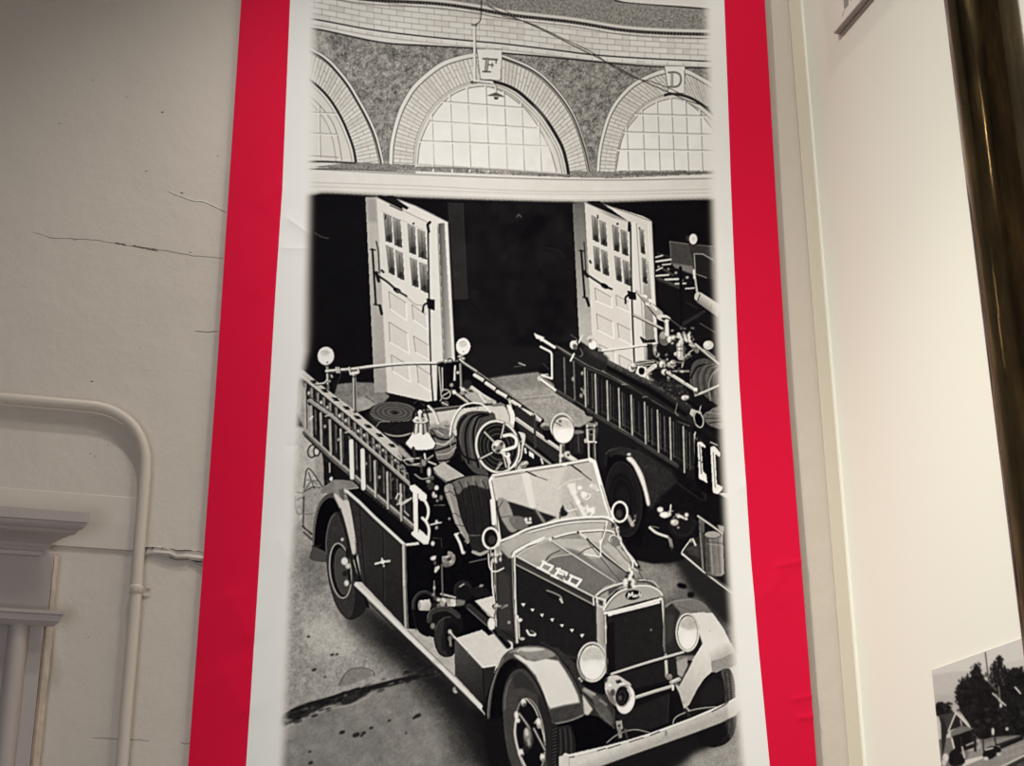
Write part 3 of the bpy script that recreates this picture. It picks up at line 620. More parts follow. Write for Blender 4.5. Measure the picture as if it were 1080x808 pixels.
def engine1_deck(A):
    A.lab=3
    A.t=T5
    # dark well of the body
    A.poly([(230,130),(340,225),(420,200),(520,190),(600,180),(690,172),(694,60),(800,60),(1010,190),(1010,480),(920,500),(930,600),(900,740),(800,800),(640,800),(600,560),(560,430)],15,n=4)
    # near ladder, upper beam
    A.t=A1
    # fender-side pickets
    A.poly([(100,260),(130,400),(150,640),(240,740),(330,830),(700,1140),(900,1120),(840,830),(780,760),(500,560)],58,n=16,nt='m',lab=True)
    A.t=T5
    # space beneath ladder to ground seen through
    A.poly([(110,90),(160,160),(165,320),(125,300),(95,220)],150,soft=2,n=25)
    A.poly([(160,165),(240,235),(600,550),(600,715),(240,410),(165,330)],40,n=20,nt='m')
    rng=np.random.RandomState(4)
    # second plane of rungs (far beam)
    for k in range(14):
        x=172+k*29; y=195+ (x-172)*.86
        A.line([(x,y),(x+3,y+120)],7,92,n=30); A.line([(x+9,y+10),(x+11,y+110)],4,22)
        if k%2: A.ell(x+12,y+40+40*rng.rand(),5,7,190,soft=.5)
        A.ell(x+14,y+20+70*rng.rand(),5,12,20,soft=.5)
    # strip of pickets between the top beam and the middle beam
    A.poly([(118,85),(575,440),(560,520),(240,240),(150,175)],52,n=16)
    for k in range(17):
        t=k/16; x=130+t*420; y=100+t*335
        A.line([(x,y),(x+3,y+66)],10,128,n=20); A.line([(x+9,y+8),(x+11,y+64)],6,22)
        if k%3!=1: A.ell(x+14,y+30+10*rng.rand(),6,8,[205,150,235][k%3],soft=.5)
    A.line([(130,140),(240,222),(400,345),(560,470)],6,80,n=20)
    # middle beam
    A.line([(150,182),(240,246),(330,322),(600,562)],20,30); A.line([(148,172),(240,236),(330,312),(600,552)],14,140,n=18); A.line([(150,166),(240,229),(600,544)],3.5,190)
    A.line([(300,308),(330,302)],6,170); A.line([(215,238),(245,230)],6,170)
    # lower beam
    A.line([(128,310),(240,420),(420,576),(605,728)],22,95,n=14); A.line([(126,296),(240,404),(420,560),(600,712)],9,160,n=18); A.line([(128,322),(240,432),(605,742)],6,24)
    for x,a,b in ((128,120,290),(155,195,325),(195,225,360),(235,255,405),(280,295,445),(425,430,582),(478,478,632),(535,530,682)):
        A.line([(x+6,a+4),(x+9,b)],4,15); A.line([(x,a),(x+4,b)],9,158,n=22); A.line([(x-3,a),(x,b)],2,205,a=.7)
    A.line([(325,345),(329,500)],18,240); A.line([(373,385),(377,545)],18,240); A.line([(336,355),(340,500)],3,60); A.line([(385,395),(388,548)],3,60)
    # hooks
    A.line([(515,590),(525,570),(540,575),(530,600),(540,615),(580,590)],6,190,curve=True); A.line([(520,615),(545,605)],5,200); A.line([(150,250),(160,240)],8,220)
    # top beam with its slots
    A.t=A1
    A.poly([(95,250),(125,255),(230,345),(360,445),(490,545),(640,670),(800,805),(880,880),(840,905),(720,820),(600,705),(450,580),(330,480),(200,375),(100,300)],182,n=14)
    A.line([(100,300),(200,378),(330,484),(450,584),(600,710),(720,825),(830,915)],7,40); A.line([(125,258),(230,345),(490,545),(800,805)],3.5,235); A.line([(110,285),(200,360),(450,565),(720,805)],2.5,220,a=.7)
    for x,y in ((190,335),(262,392),(335,450),(408,507),(480,570),(552,630),(628,690),(710,758),(790,825)):
        A.poly([(x-22,y-14),(x+16,y-12),(x+36,y+14),(x-2,y+14)],38,n=10); A.line([(x-18,y-8),(x+2,y+12)],6,120,a=.8); A.line([(x+34,y+14),(x-2,y+15)],3,245)
    A.poly([(60,230),(120,250),(120,330),(80,300)],200,soft=3,a=.6)
    # rear lamp post, rail
    A.t=A1
    A.line([(340,380),(370,300),(380,270)],6,60,curve=True); A.line([(345,330),(330,400)],18,30,soft=.5)
    A.line([(288,262),(290,350),(292,378)],17,95); A.line([(283,262),(286,345)],8,228); A.line([(205,352),(268,345),(282,330)],11,60,curve=True); A.line([(208,346),(262,340),(280,322)],8,225,curve=True)
    for x,y in ((312,290),(302,328),(318,300)): A.ell(x,y,8,6,200,soft=.4)
    A.line([(462,260),(470,530)],26,70); A.line([(458,280),(462,525)],9,185); A.line([(474,280),(480,520)],5,150); A.line([(440,280),(490,272)],14,220); A.line([(452,262),(478,262)],22,205); A.line([(450,300),(476,300)],6,40)
    A.line([(285,272),(470,258),(600,240),(800,220),(1130,216)],10,60,curve=True)
    A.line([(278,260),(370,252),(470,244),(600,226),(800,211),(1010,206),(1140,206)],15,228,curve=True); A.line([(300,264),(470,249),(800,217),(1130,212)],3,120,curve=True)
    for x in (345,360,430,488): A.line([(x,238),(x+6,270)],12,190); A.line([(x+9,240),(x+14,268)],4,50)
    A.ell(276,162,60,64,60); A.ell(276,160,54,60,238); A.ell(270,140,30,22,200,soft=1.5); A.line([(245,130),(290,125)],5,150,a=.6); A.line([(265,140),(300,135)],4,140,a=.6); A.ell(286,204,7,4,60); A.line([(280,222),(286,245)],16,150); A.line([(265,230),(300,228)],7,60)
    # flat hose coil
    A.cpoly([(540,560),(600,500),(650,560),(640,640),(760,700),(840,690),(830,760),(700,700),(600,620)],28)
    A.cpoly([(565,560),(600,490),(860,500),(880,560),(850,690),(780,690),(640,650),(590,610)],40,n=12)
    A.cpoly([(572,540),(582,505),(630,478),(700,466),(780,472),(850,495),(882,535),(860,575),(800,598),(720,600),(640,585),(590,565)],78,n=8)
    for k,(r,v) in enumerate(((142,100),(128,55),(112,98),(96,58),(78,105),(62,60),(46,102),(30,58),(16,60))):
        A.ell(732,536,r,r*.44,v,rot=4,w=5,a=.85,soft=.3)
    A.ell(735,540,18,9,30,rot=4,soft=.6)
    A.line([(572,545),(600,572),(660,592),(740,602),(830,592)],5,120,curve=True); A.line([(590,580),(650,610),(720,640),(830,640)],5,95,curve=True,a=.7)
    A.cpoly([(610,625),(650,595),(740,600),(850,600),(850,680),(760,690),(670,670)],30,n=8); A.line([(612,630),(640,600),(700,598)],7,120,curve=True)
    A.line([(640,665),(700,688),(770,694),(850,675)],9,160,curve=True); A.line([(620,640),(680,690),(760,712),(840,700)],10,20,curve=True)
    A.line([(850,600),(870,530),(900,490),(920,500)],12,22,curve=True); A.line([(860,480),(890,460),(930,490)],10,50,curve=True,n=40)
    # bundles at the head of the body
    A.t=A2
    A.poly([(260,200),(390,195),(440,240),(520,320),(720,470),(600,500),(440,470),(330,500),(260,480)],15,soft=.6)
    A.line([(275,240),(288,400)],14,60); A.line([(270,235),(283,395)],9,165); A.line([(292,240),(296,390)],8,205); A.line([(305,200),(325,470)],14,25); A.line([(345,200),(350,460)],46,14)
    A.line([(378,230),(374,320)],13,205); A.line([(383,260),(386,330)],7,40); A.line([(413,215),(420,370)],15,100); A.line([(409,215),(415,370)],5,180)
    A.ell(396,272,10,10,230,soft=.3); A.ell(355,355,13,13,150,soft=.4); A.ell(358,395,10,14,120,soft=.5)
    A.ell(315,415,32,30,165,w=8); A.ell(315,415,15,13,40); A.line([(290,430),(340,400)],6,200); A.line([(280,460),(300,420)],10,140); A.ell(312,478,26,18,90,n=40,soft=.5); A.line([(290,470),(330,490)],7,190)
    A.ell(430,385,18,16,190,soft=.4); A.ell(470,380,20,14,120,soft=.5,n=40); A.ell(425,410,20,12,140,soft=.4); A.ell(460,350,30,30,48,soft=1.2); A.line([(410,370),(480,410)],7,210)
    A.line([(365,400),(460,472)],22,60); A.line([(368,398),(462,468)],14,180); A.ell(372,402,12,14,215)
    A.line([(490,372),(560,425),(640,470)],26,175,n=14); A.line([(490,366),(620,455)],6,230); A.cpoly([(440,420),(500,400),(560,440),(640,460),(600,480),(500,470)],160,soft=.6,n=40); A.line([(540,420),(580,470)],8,235)
    for x,y in ((268,200),(318,198),(345,195),(412,188),(430,180)): A.ell(x,y,14,11,215,soft=.3); A.ell(x+8,y+8,8,6,40,soft=.3)
    A.line([(262,205),(440,192)],5,120); A.line([(395,190),(425,180)],10,230)
    A.line([(410,150),(412,190)],14,150); A.ell(432,98,52,60,40); A.ell(432,98,47,56,236); A.ell(430,80,28,24,200,soft=1.4); A.line([(405,75),(440,66)],5,150,a=.7); A.line([(420,92),(455,85)],4,150,a=.6); A.ell(434,132,6,4,90); A.line([(398,165),(428,160)],8,190)
    # far side ladder
    A.poly([(440,235),(520,290),(720,450),(960,590),(1020,690),(960,690),(700,470),(480,290)],14)
    A.line([(405,185),(520,265),(760,440),(960,590)],26,50); A.line([(408,182),(440,210),(520,262)],10,215); A.line([(430,205),(560,290),(760,430),(960,572)],5,150,n=30)
    for x0,y0,x1,y1 in ((508,288,568,325),(585,342,645,382),(660,398,722,432),(758,463,815,498),(828,520,890,550),(905,553,950,592)):
        A.line([(x0,y0),(x1,y1)],23,195,n=14); A.line([(x0,y0-7),(x1,y1-7)],5,235); A.ell(x1+8,y1+3,8,14,25,rot=35)
    A.line([(740,460),(750,500)],14,190,soft=.4); A.line([(820,510),(825,545)],12,200,soft=.4); A.line([(910,570),(925,590)],18,150,soft=.4)
    A.t=T6
    A.poly([(40,240),(100,330),(230,440),(330,430),(240,360),(150,260),(60,190)],48,n=8); A.line([(60,255),(150,320),(245,385)],24,40); A.line([(58,250),(150,315),(245,380)],16,165); A.line([(60,245),(240,372)],4,220)
    A.line([(85,345),(200,440)],22,30); A.line([(80,345),(205,442)],9,140); A.poly([(90,360),(200,450),(100,455),(70,420)],22)
    A.poly([(92,372),(100,375),(104,400),(95,395)],225); A.poly([(112,385),(134,400),(134,420),(114,405)],230); A.line([(165,420),(172,440)],8,190)
    A.line([(136,235),(140,370)],10,62); A.cpoly([(160,270),(185,265),(235,330),(230,360),(180,310)],12)
    # body behind the bell
    A.t=A2
    A.poly([(160,545),(330,522),(560,495),(690,488),(740,520),(775,580),(770,640),(640,640),(330,720),(210,650),(190,600)],192,n=12,nt='m')
    A.poly([(160,520),(300,500),(445,488),(430,510),(300,530),(165,548)],70,n=14); A.line([(165,522),(440,490)],5,150)
    A.poly([(200,620),(330,590),(370,640),(350,720),(230,690)],150,soft=2,n=30)
    A.cpoly([(722,490),(750,498),(775,550),(772,610),(745,600),(745,545)],232); A.line([(712,495),(740,560),(742,600)],6,110,curve=True)
    A.poly([(590,490),(680,470),(720,490),(640,500)],110,n=15); A.line([(525,490),(530,515)],6,110)
    A.line([(200,495),(240,540),(265,610)],15,215,curve=True); A.line([(212,490),(250,540),(272,600)],4,90,curve=True)
    A.cpoly([(210,660),(270,640),(330,650),(385,700),(380,780),(340,860),(280,880),(250,820),(230,740)],110,n=18)
    for p,v,w in (([(230,690),(300,720),(380,700)],30,12),([(240,740),(310,750),(370,700)],190,8),([(250,790),(320,770),(380,740)],30,14),([(260,820),(330,810),(385,770)],170,7),([(260,860),(340,850),(390,800)],28,12),([(220,650),(260,700),(310,715)],40,9),([(340,690),(360,640),(390,640)],200,8),([(255,660),(300,690)],200,6)): A.line(p,w,v,curve=True,soft=.3)
    for x,y in ((320,625),(285,640),(240,640)): A.line([(x-14,y),(x+12,y+6)],6,70,curve=False,soft=.4,a=.8)
    # hose reel
    A.cpoly([(392,690),(388,620),(420,560),(480,530),(560,528),(640,545),(640,620),(560,640),(530,740),(560,860),(600,960),(500,930),(420,820)],74,n=6)
    for k,v in enumerate((35,110,60,120,40,100,50,125,42)):
        o=k*20
        A.line([(408+o,850+o*.4),(396+o*.86,760),(400+o*.8,660),(440+o*.7,580),(500+o*.5,545+o*.12),(560+o*.3,540+o*.1)],7,v,curve=True,a=.5,soft=.4)
    for o in (62,128):
        A.line([(408+o,850+o*.4),(396+o*.86,760),(400+o*.8,660),(440+o*.7,580),(500+o*.5,545+o*.12),(560+o*.3,540+o*.1)],13,18,curve=True,soft=.5)
    A.line([(396,700),(410,610),(450,560)],16,30,curve=True,soft=.5)
    A.line([(520,860),(430,820),(390,700)],14,24,curve=True,soft=1)
    A.line([(345,690),(352,630),(375,560),(420,500),(470,478),(520,474),(570,490),(612,535)],11,228,curve=True); A.line([(355,690),(365,620),(395,545),(440,502)],4,70,curve=True)
    A.line([(345,690),(350,760),(372,800)],6,140,curve=True)
    A.ell(662,765,142,172,20,rot=-12); 
    for r,v,w in ((.96,60,8),(.86,95,6),(.76,30,10),(.68,88,6),(.58,40,10),(.5,95,7),(.4,34,9)):
        A.ell(668,765,142*r,172*r,v,rot=-12,w=w,a=.9,soft=.3)
    A.ell(662,765,142,172,110,rot=-12,w=20); A.ell(662,765,142,172,232,rot=-12,w=11)
    for p in ([(575,668),(650,745)],[(705,615),(685,705)],[(545,845),(625,805)],[(700,820),(720,900)]): A.line(p,20,20); A.line(p,12,165)
    A.ell(668,765,45,45,190,n=30); A.ell(675,770,24,24,120,soft=.6); A.ell(655,750,14,12,245,soft=.5); A.ell(690,745,12,14,60,soft=.4); A.ell(665,795,20,12,60,soft=.5); A.ell(640,770,10,14,70,soft=.4)
    A.line([(705,695),(750,688),(785,712),(782,760),(745,780),(695,795)],30,60,curve=True); A.line([(705,692),(750,686),(785,712),(782,758),(745,776),(695,790)],21,230,curve=True)
    A.line([(690,800),(725,830),(740,870)],24,205,curve=True); A.ell(728,822,18,18,230); A.ell(722,815,8,8,120); A.line([(738,870),(735,930)],14,190)
    A.line([(805,670),(842,690),(828,770),(812,850),(770,900)],10,205,curve=True); A.poly([(805,672),(845,690),(830,775),(818,790),(825,720)],195,n=15); A.line([(690,870),(650,930)],8,160,n=60); A.line([(680,860),(640,940)],3,220)
    A.line([(800,860),(780,920)],8,150); A.ell(805,790,8,8,220)
    # bell
    A.t=A1
    A.line([(850,610),(862,540),(900,500),(940,520),(960,590)],10,22,curve=True)
    A.cpoly([(805,745),(850,660),(858,590),(955,590),(968,650),(1008,742),(985,782),(845,782)],40)
    A.poly([(862,596),(952,596),(962,650),(975,690),(845,690),(858,650)],150)
    for x,w,v in ((866,10,60),(880,12,210),(893,8,90),(906,16,225),(922,9,70),(934,8,150),(946,10,40),(956,6,120)): A.line([(x,606),(x+(x-906)*.25,690)],w,v,soft=.3)
    A.poly([(806,742),(828,715),(845,690),(852,668),(870,690),(895,672),(925,690),(950,668),(968,690),(985,715),(1006,742),(998,762),(985,778),(950,785),(915,788),(880,785),(845,778),(820,762)],240,n=6); A.line([(808,748),(845,782),(915,790),(985,782),(1006,748)],5,80,curve=True)
    A.ell(905,590,52,20,205); A.ell(905,588,30,10,90,soft=.5); A.ell(905,598,50,14,70,w=4,arc=(0,180)); A.line([(902,545),(905,585)],26,205); A.ell(902,538,15,17,235); A.line([(912,545),(914,580)],6,70); A.ell(880,575,16,9,225)
    # cushion and fittings below the bell
    A.t=A4
    A.poly([(30,110),(60,60),(110,130),(230,140),(240,300),(300,500),(330,800),(150,800),(140,722),(110,650),(98,400),(80,335),(70,250),(20,170)],15)
    A.poly([(0,60),(40,90),(110,165),(90,180),(0,110)],150,soft=.8,n=30); A.line([(0,130),(60,190)],10,120)
    for p,w,v in (([(40,160),(90,150),(150,150),(155,180),(90,190)],9,190),([(150,140),(155,240)],16,60),([(175,120),(180,150)],12,205),([(60,190),(150,200)],8,120),([(100,80),(110,140)],20,50),([(110,255),(160,285),(230,270)],8,150),([(200,170),(250,190)],10,190),([(20,230),(60,250)],10,130),([(185,160),(230,130)],14,120)): A.line(p,w,v,curve=True)
    for x,y,rx,ry,v in ((205,240,14,32,205),(170,180,16,22,130),(225,280,14,14,90),(255,345,14,16,240),(235,390,10,22,190),(215,330,25,30,60),(250,400,8,12,220),(285,410,12,18,110),(340,550,6,8,200),(200,300,16,12,160),(260,430,10,10,120)): A.ell(x,y,rx,ry,v,soft=.4)
    A.line([(240,460),(310,460)],5,110); A.line([(215,590),(285,575)],9,205); A.ell(255,570,10,12,225,soft=.3); A.ell(255,610,10,12,160,soft=.3); A.line([(230,680),(285,680),(290,740)],5,70); A.line([(40,500),(70,530)],7,190); A.line([(35,440),(90,410)],7,190)
    A.ell(230,715,12,16,230,soft=.3)
    A.poly([(232,212),(300,175),(438,266),(325,302),(262,260)],168,n=16,nt='m'); A.poly([(232,212),(262,258),(325,302),(318,315),(240,250)],95); A.line([(300,175),(438,266)],4,215)
    # ladder end bracket
    A.t=A3
    A.poly([(835,330),(868,323),(945,390),(948,415),(932,437),(905,428),(832,352)],244); A.poly([(855,368),(888,380),(890,642),(862,638)],240); A.poly([(845,642),(880,618),(905,625),(966,680),(958,720),(925,718),(848,660)],244)
    A.line([(935,430),(955,475),(957,520),(942,565)],18,236,curve=True); A.line([(918,545),(945,575),(962,620),(958,685)],18,236,curve=True); A.line([(888,385),(892,640)],4,20)
    # seat
    A.t=A4
    A.cpoly([(310,335),(350,305),(440,270),(530,260),(600,270),(615,350),(625,470),(645,640),(600,660),(470,650),(430,590),(390,470),(340,400)],40,n=5)
    A.cpoly([(318,335),(400,285),(480,265),(560,262),(605,275),(608,350),(560,345),(500,325),(440,345),(405,385),(370,370)],98,soft=.6,n=10)
    for x in (370,420,472,525,578): A.line([(x-20,300),(x+5,345),(x+25,480),(x+40,640)],4,20,curve=True,a=.9); A.line([(x-13,300),(x+12,345),(x+32,470)],4,72,curve=True,a=.6)
    for x,y in ((500,300),(450,320),(550,310)): A.line([(x,y-25),(x+3,y+20)],12,130,soft=1,a=.6)
    A.line([(318,330),(400,285),(480,263),(560,258),(605,270)],4,20,curve=True)
    A.cpoly([(305,350),(320,325),(345,318),(370,345),(390,420),(415,530),(450,620),(478,690),(455,715),(425,640),(380,580),(355,500),(325,420)],132,n=10); A.line([(318,350),(350,440),(385,560),(445,690)],10,165,curve=True,soft=.8)
    for p in ([(312,380),(350,370),(380,400)],[(350,520),(380,515),(412,540)],[(385,590),(440,600)]): A.line(p,4,40,curve=True)
    A.line([(372,350),(395,430),(420,540),(460,640)],6,20,curve=True)
    A.poly([(465,650),(570,648),(580,760),(500,775),(480,720)],44,n=6); A.line([(470,662),(545,660)],5,110,n=30); A.line([(500,770),(545,785),(595,765)],22,150,curve=True,n=15); A.line([(505,762),(590,758)],5,60); A.line([(475,840),(590,815)],7,100)
    A.line([(378,655),(415,645)],14,215); A.line([(385,660),(412,715),(430,775)],18,230,curve=True); A.line([(410,650),(440,690),(450,730)],16,30,curve=True); A.ell(437,775,12,10,210,soft=.4); A.line([(445,700),(470,690)],10,120,soft=.4)
    # searchlight
    A.t=B1
    A.cpoly([(165,620),(220,600),(270,620),(270,700),(225,720),(200,660)],18); A.ell(232,625,42,26,150,n=30,soft=.6); A.ell(225,640,30,14,70,soft=.8)
    A.ell(330,632,78,90,110); A.ell(332,632,72,86,215,w=9); A.ell(342,655,72,88,232); A.poly([(275,610),(330,575),(400,590),(412,640),(340,640),(280,640)],185,soft=2,n=20); A.line([(285,600),(325,625)],7,70); A.ell(320,595,12,10,90,soft=.8); A.ell(342,655,72,88,90,w=5); A.ell(345,690,45,40,245,soft=2)
    A.t=B4
    A.line([(335,55),(330,185)],34,120); A.line([(325,60),(322,180)],9,215); A.line([(342,70),(340,180)],8,30); A.ell(335,130,22,12,200,soft=.4); A.ell(345,150,16,10,60,soft=.4)
    A.line([(365,130),(440,180),(520,235)],40,110); A.line([(368,128),(440,175),(520,228)],26,212); A.ell(370,118,22,18,205,soft=.4); A.ell(375,125,10,10,60,soft=.4)
    # siren and horn behind the windscreen
    A.t=B1
    A.poly([(385,665),(482,660),(475,790),(470,815),(385,815)],40,n=8); A.ell(433,665,50,16,110); A.ell(433,668,50,16,30,w=5); A.line([(440,690),(445,800)],8,75); A.line([(400,690),(405,800)],6,25)
    A.poly([(490,605),(568,600),(575,650),(560,745),(500,745),(485,660)],60,n=10); A.ell(530,612,42,20,120,n=30); A.ell(535,600,20,10,50); A.line([(500,625),(505,735)],14,190); A.line([(548,625),(545,735)],12,175); A.ell(530,665,22,18,130,w=7); A.ell(528,672,12,10,30); A.line([(495,640),(565,640)],6,30); A.line([(490,730),(560,735)],12,200); A.line([(510,742),(512,870)],12,170); A.line([(545,742),(548,860)],16,70); A.line([(552,740),(556,860)],4,190); A.ell(548,580,14,18,40); A.ell(490,725,10,16,170)
    A.t=B1
    A.ell(330,632,78,90,110); A.ell(332,632,72,86,215,w=9); A.ell(342,655,72,88,232); A.poly([(275,610),(330,575),(400,590),(412,640),(340,640),(280,640)],185,soft=2,n=20); A.line([(285,600),(325,625)],7,70); A.ell(320,595,12,10,90,soft=.8); A.ell(342,655,72,88,90,w=5); A.ell(345,690,45,40,245,soft=2)
def engine1_front(A):
    A.lab=3
    A.t=G0
    A.poly([(536,574),(560,560),(646,549),(700,640),(690,700),(740,680),(770,740),(700,770),(600,802),(540,792),(508,748),(523,706),(541,684)],26,n=4)
    A.t=C2
    A.poly([(100,470),(150,250),(240,130),(330,180),(215,480),(230,700),(270,830),(110,830),(60,560)],24,soft=2)
    # ---- windscreen ----
    A.t=G0
    glass=[(516.8,507),(520,501.5),(560,495),(600,489),(622,485),(627,488),(634,515),(646,549),(640,552),(605,546),(570,552),(540,563),(529,572)]
    A.poly(glass,190,n=10,nt='b')
    A.t=B4
    A.poly([(380,180),(540,165),(640,530),(420,535),(330,470),(300,350)],172,soft=4,n=14)
    A.poly([(-150,300),(60,240),(300,215),(340,400),(250,520),(0,430),(-120,330)],190,soft=5,n=10)
    A.poly([(60,240),(115,230),(160,470),(120,480)],214,soft=1.2); A.line([(310,350),(380,300),(470,280)],6,215,curve=True,soft=.6,a=.8)
    A.poly([(365,320),(420,310),(430,380),(400,400)],222,soft=1.2); A.line([(420,400),(490,540)],28,224,soft=.8); A.line([(390,440),(440,530)],14,150,soft=1)
    rng=np.random.RandomState(2)
    for x,y,r,v in ((450,345,16,240),(418,372,14,232),(480,390,22,235),(500,380,10,150),(530,330,14,225),(570,358,9,240),(440,440,16,240),(520,500,26,232),(540,485,12,240),(500,470,10,235),(470,450,14,150),(550,340,20,200),(515,520,14,160)): A.ell(x,y,r,r*.85,v,soft=.7)
    A.line([(460,370),(520,390),(500,420),(470,410)],7,238,curve=True,soft=.4); A.line([(480,480),(545,500),(520,530)],9,238,curve=True,soft=.4); A.line([(330,480),(360,500),(430,485)],7,225,curve=True,soft=.6)
    A.line([(120,520),(180,450)],5,160,a=.6,soft=.6)
    # interior seen under the reflection
    A.poly([(-118,430),(-60,425),(0,440),(80,465),(160,492),(300,540),(230,575),(100,620),(0,660),(-90,710),(-105,640)],40,soft=.5,n=6)
    A.cpoly([(-95,420),(-40,420),(0,500),(20,580),(40,620),(0,640),(-40,600),(-80,520)],138,soft=.6,n=12); A.cpoly([(-20,545),(40,530),(100,555),(110,600),(60,625),(10,610)],104,soft=.6,n=8); A.line([(-90,480),(-60,430)],4,40); A.line([(-70,540),(-10,530)],5,60,a=.8)
    A.line([(160,495),(215,570)],22,120,soft=1,n=20); A.line([(150,490),(190,560)],8,50,soft=.5); A.ell(95,555,9,14,230,soft=.3); A.ell(122,552,9,12,230,soft=.3); A.line([(100,575),(125,575)],16,200,soft=.5)
    A.cpoly([(322,490),(340,465),(352,490),(372,510),(360,530),(325,535)],36,soft=.5); A.line([(338,460),(345,500)],6,50); A.line([(320,510),(320,545)],10,80,soft=.5)
    # wipers
    A.line([(75,225),(160,265)],10,45); A.line([(150,262),(235,292)],5,70); A.line([(375,178),(460,240)],11,45); A.line([(455,238),(528,295)],6,55)
    # frame
    A.t=G0
    fr=[(527.9,574),(523,540),(516.8,507),(520,501.3),(560,494.6),(600,488.6),(622,484.6),(627,487.5),(632,506),(640,534),(646.5,549)]
    A.line(fr[:3],4.2,40); A.line(fr[:4],3.0,236); A.line(fr[3:7],3.4,60); A.line(fr[3:7],2.6,225); A.line(fr[6:],4.0,240); A.line([(634,512),(645,548)],1.0,120); A.line([(519,528),(521,552)],4,240); A.line([(523,530),(525.5,562)],1,40)
    A.line([(522,503.5),(600,491),(621,487)],.7,90)
    A.t=B4
    A.ell(75,190,38,22,130,n=50,rot=-25); A.line([(40,210),(100,170)],8,200); A.ell(50,225,20,16,190,soft=.4); A.line([(20,235),(80,222)],10,225); A.line([(60,200),(110,190)],5,50); A.ell(350,190,18,10,235); A.line([(640,540),(680,570)],18,225); A.line([(640,555),(665,575)],8,60)
    # ---- cowl and bonnet ----
    A.poly([(-120,720),(0,665),(200,592),(440,548),(640,548),(700,640),(730,700),(800,820),(860,920),(900,960),(760,1010),(560,1060),(0,830),(-100,780)],142,n=8)
    A.poly([(0,690),(200,612),(440,565),(630,560),(600,625),(440,640),(270,680),(30,760),(-60,790)],168,n=10)
    A.poly([(440,640),(600,628),(590,740),(700,830),(560,760)],180,soft=1.2,n=10)
    A.poly([(30,770),(270,690),(420,808),(200,830),(60,810)],165,soft=2,n=10)
    A.poly([(300,700),(440,650),(560,760),(600,840),(480,830)],132,soft=2,n=10)
    for p,v,w in (([(-80,700),(0,668),(100,620),(200,592),(320,562),(440,545),(560,540),(630,543),(682,575)],238,15),([(-60,725),(0,690),(100,645),(200,618),(320,588),(440,572),(560,567),(632,570)],225,9),([(10,785),(30,755),(140,715),(270,678),(360,652),(440,638),(530,630),(600,627),(660,635),(692,655)],240,11)):
        A.line([(x,y+7) for x,y in p],w*.8,55 if w!=9 else 110,curve=True); A.line(p,w,v,curve=True)
    A.line([(632,575),(625,600),(610,660),(592,710),(588,745)],10,232,curve=True); A.line([(622,600),(600,680)],4,90)
    A.line([(270,676),(380,760),(470,830)],11,60); A.line([(282,690),(400,780),(450,815)],7,225); 
    A.line([(438,638),(560,735),(660,815)],12,52); A.line([(455,650),(580,750),(640,800)],16,205,soft=.4)
    A.line([(270,785),(300,770),(330,765)],5,70,curve=True); A.line([(440,790),(520,750),(560,740)],6,75,curve=True)
    A.ell(685,708,36,48,112,rot=-25); A.ell(685,708,37,50,228,rot=-25,w=7); A.ell(680,715,20,30,80,rot=-25,soft=1)
    for x,y,rx,ry,v in ((690,610,22,10,230),(670,600,10,16,60),(705,640,10,20,150),(695,650,8,14,40),(718,690,10,22,225),(712,660,8,14,70)): A.ell(x,y,rx,ry,v,soft=.4)
    A.line([(690,590),(700,640),(725,700)],9,205,curve=True); A.line([(680,600),(690,650)],5,50)
    A.line([(700,715),(735,745),(790,810),(830,870)],20,70); A.line([(705,712),(740,745),(800,815),(830,860)],13,230,n=60,nt='f'); 
    for k in range(12): A.ell(715+k*9,725+k*11,6,6,[40,250,150][k%3],soft=.3)
    # mirrors
    A.ell(717,505,56,74,25); A.ell(717,505,50,66,240,w=14); A.ell(717,508,41,56,22); A.ell(712,520,22,28,60,soft=1.5); A.line([(680,560),(690,610)],10,120)
    A.t=A4
    A.ell(617,680,58,76,30); A.ell(617,680,52,68,240,w=15); A.ell(620,682,42,56,22); A.ell(625,690,26,30,58,soft=1.5); A.line([(615,745),(618,800)],10,150); A.line([(668,730),(680,700)],10,215)
    # hood top panel
    A.t=C3
    A.poly([(28,98),(60,70),(230,-8),(262,-8),(690,282),(610,310),(555,365),(545,385)],(60,60,165,420,300,104),n=8)
    A.poly([(30,95),(130,40),(320,60),(240,110),(215,150)],160,soft=3,n=8); A.cpoly([(230,140),(300,105),(420,95),(540,190),(620,260),(540,350),(400,260)],104,soft=2,n=8)
    A.poly([(262,-8),(500,-8),(735,288),(690,284)],(400,20,168,640,240,112),n=8); A.poly([(400,60),(560,20),(600,110),(500,110)],185,soft=3,n=12)
    A.cpoly([(330,60),(440,70),(560,160),(680,270),(620,240),(480,140)],110,soft=2)
    A.poly([(520,-8),(610,40),(770,215),(735,290)],(560,40,150,740,230,105),n=10)
    A.poly([(600,40),(660,0),(760,90),(800,190),(770,215)],165,n=12,soft=.5)
    A.poly([(820,190),(880,180),(1000,320),(960,330),(830,260)],125,soft=1.5,n=20)
    A.line([(250,-5),(470,140),(690,284)],10,222); A.line([(262,8),(480,152),(700,292)],5,70)
    A.line([(500,-8),(620,110),(765,215)],14,58); A.line([(520,0),(640,110),(760,205)],8,205,a=.9); A.line([(510,20),(730,285)],5,70)
    A.line([(480,92),(560,105),(585,108),(590,80),(585,0)],8,232,curve=True)
    A.line([(225,140),(250,100),(320,66)],7,70,curve=True); A.line([(225,145),(280,110),(390,92)],5,190,curve=True); A.line([(440,95),(490,60),(540,45)],7,80,curve=True)
    A.line([(640,10),(700,60),(760,130),(830,190)],5,80,curve=True); A.line([(700,100),(780,170),(850,215)],6,190,n=40); A.line([(840,200),(870,260)],6,70); A.line([(800,170),(860,200)],8,70)
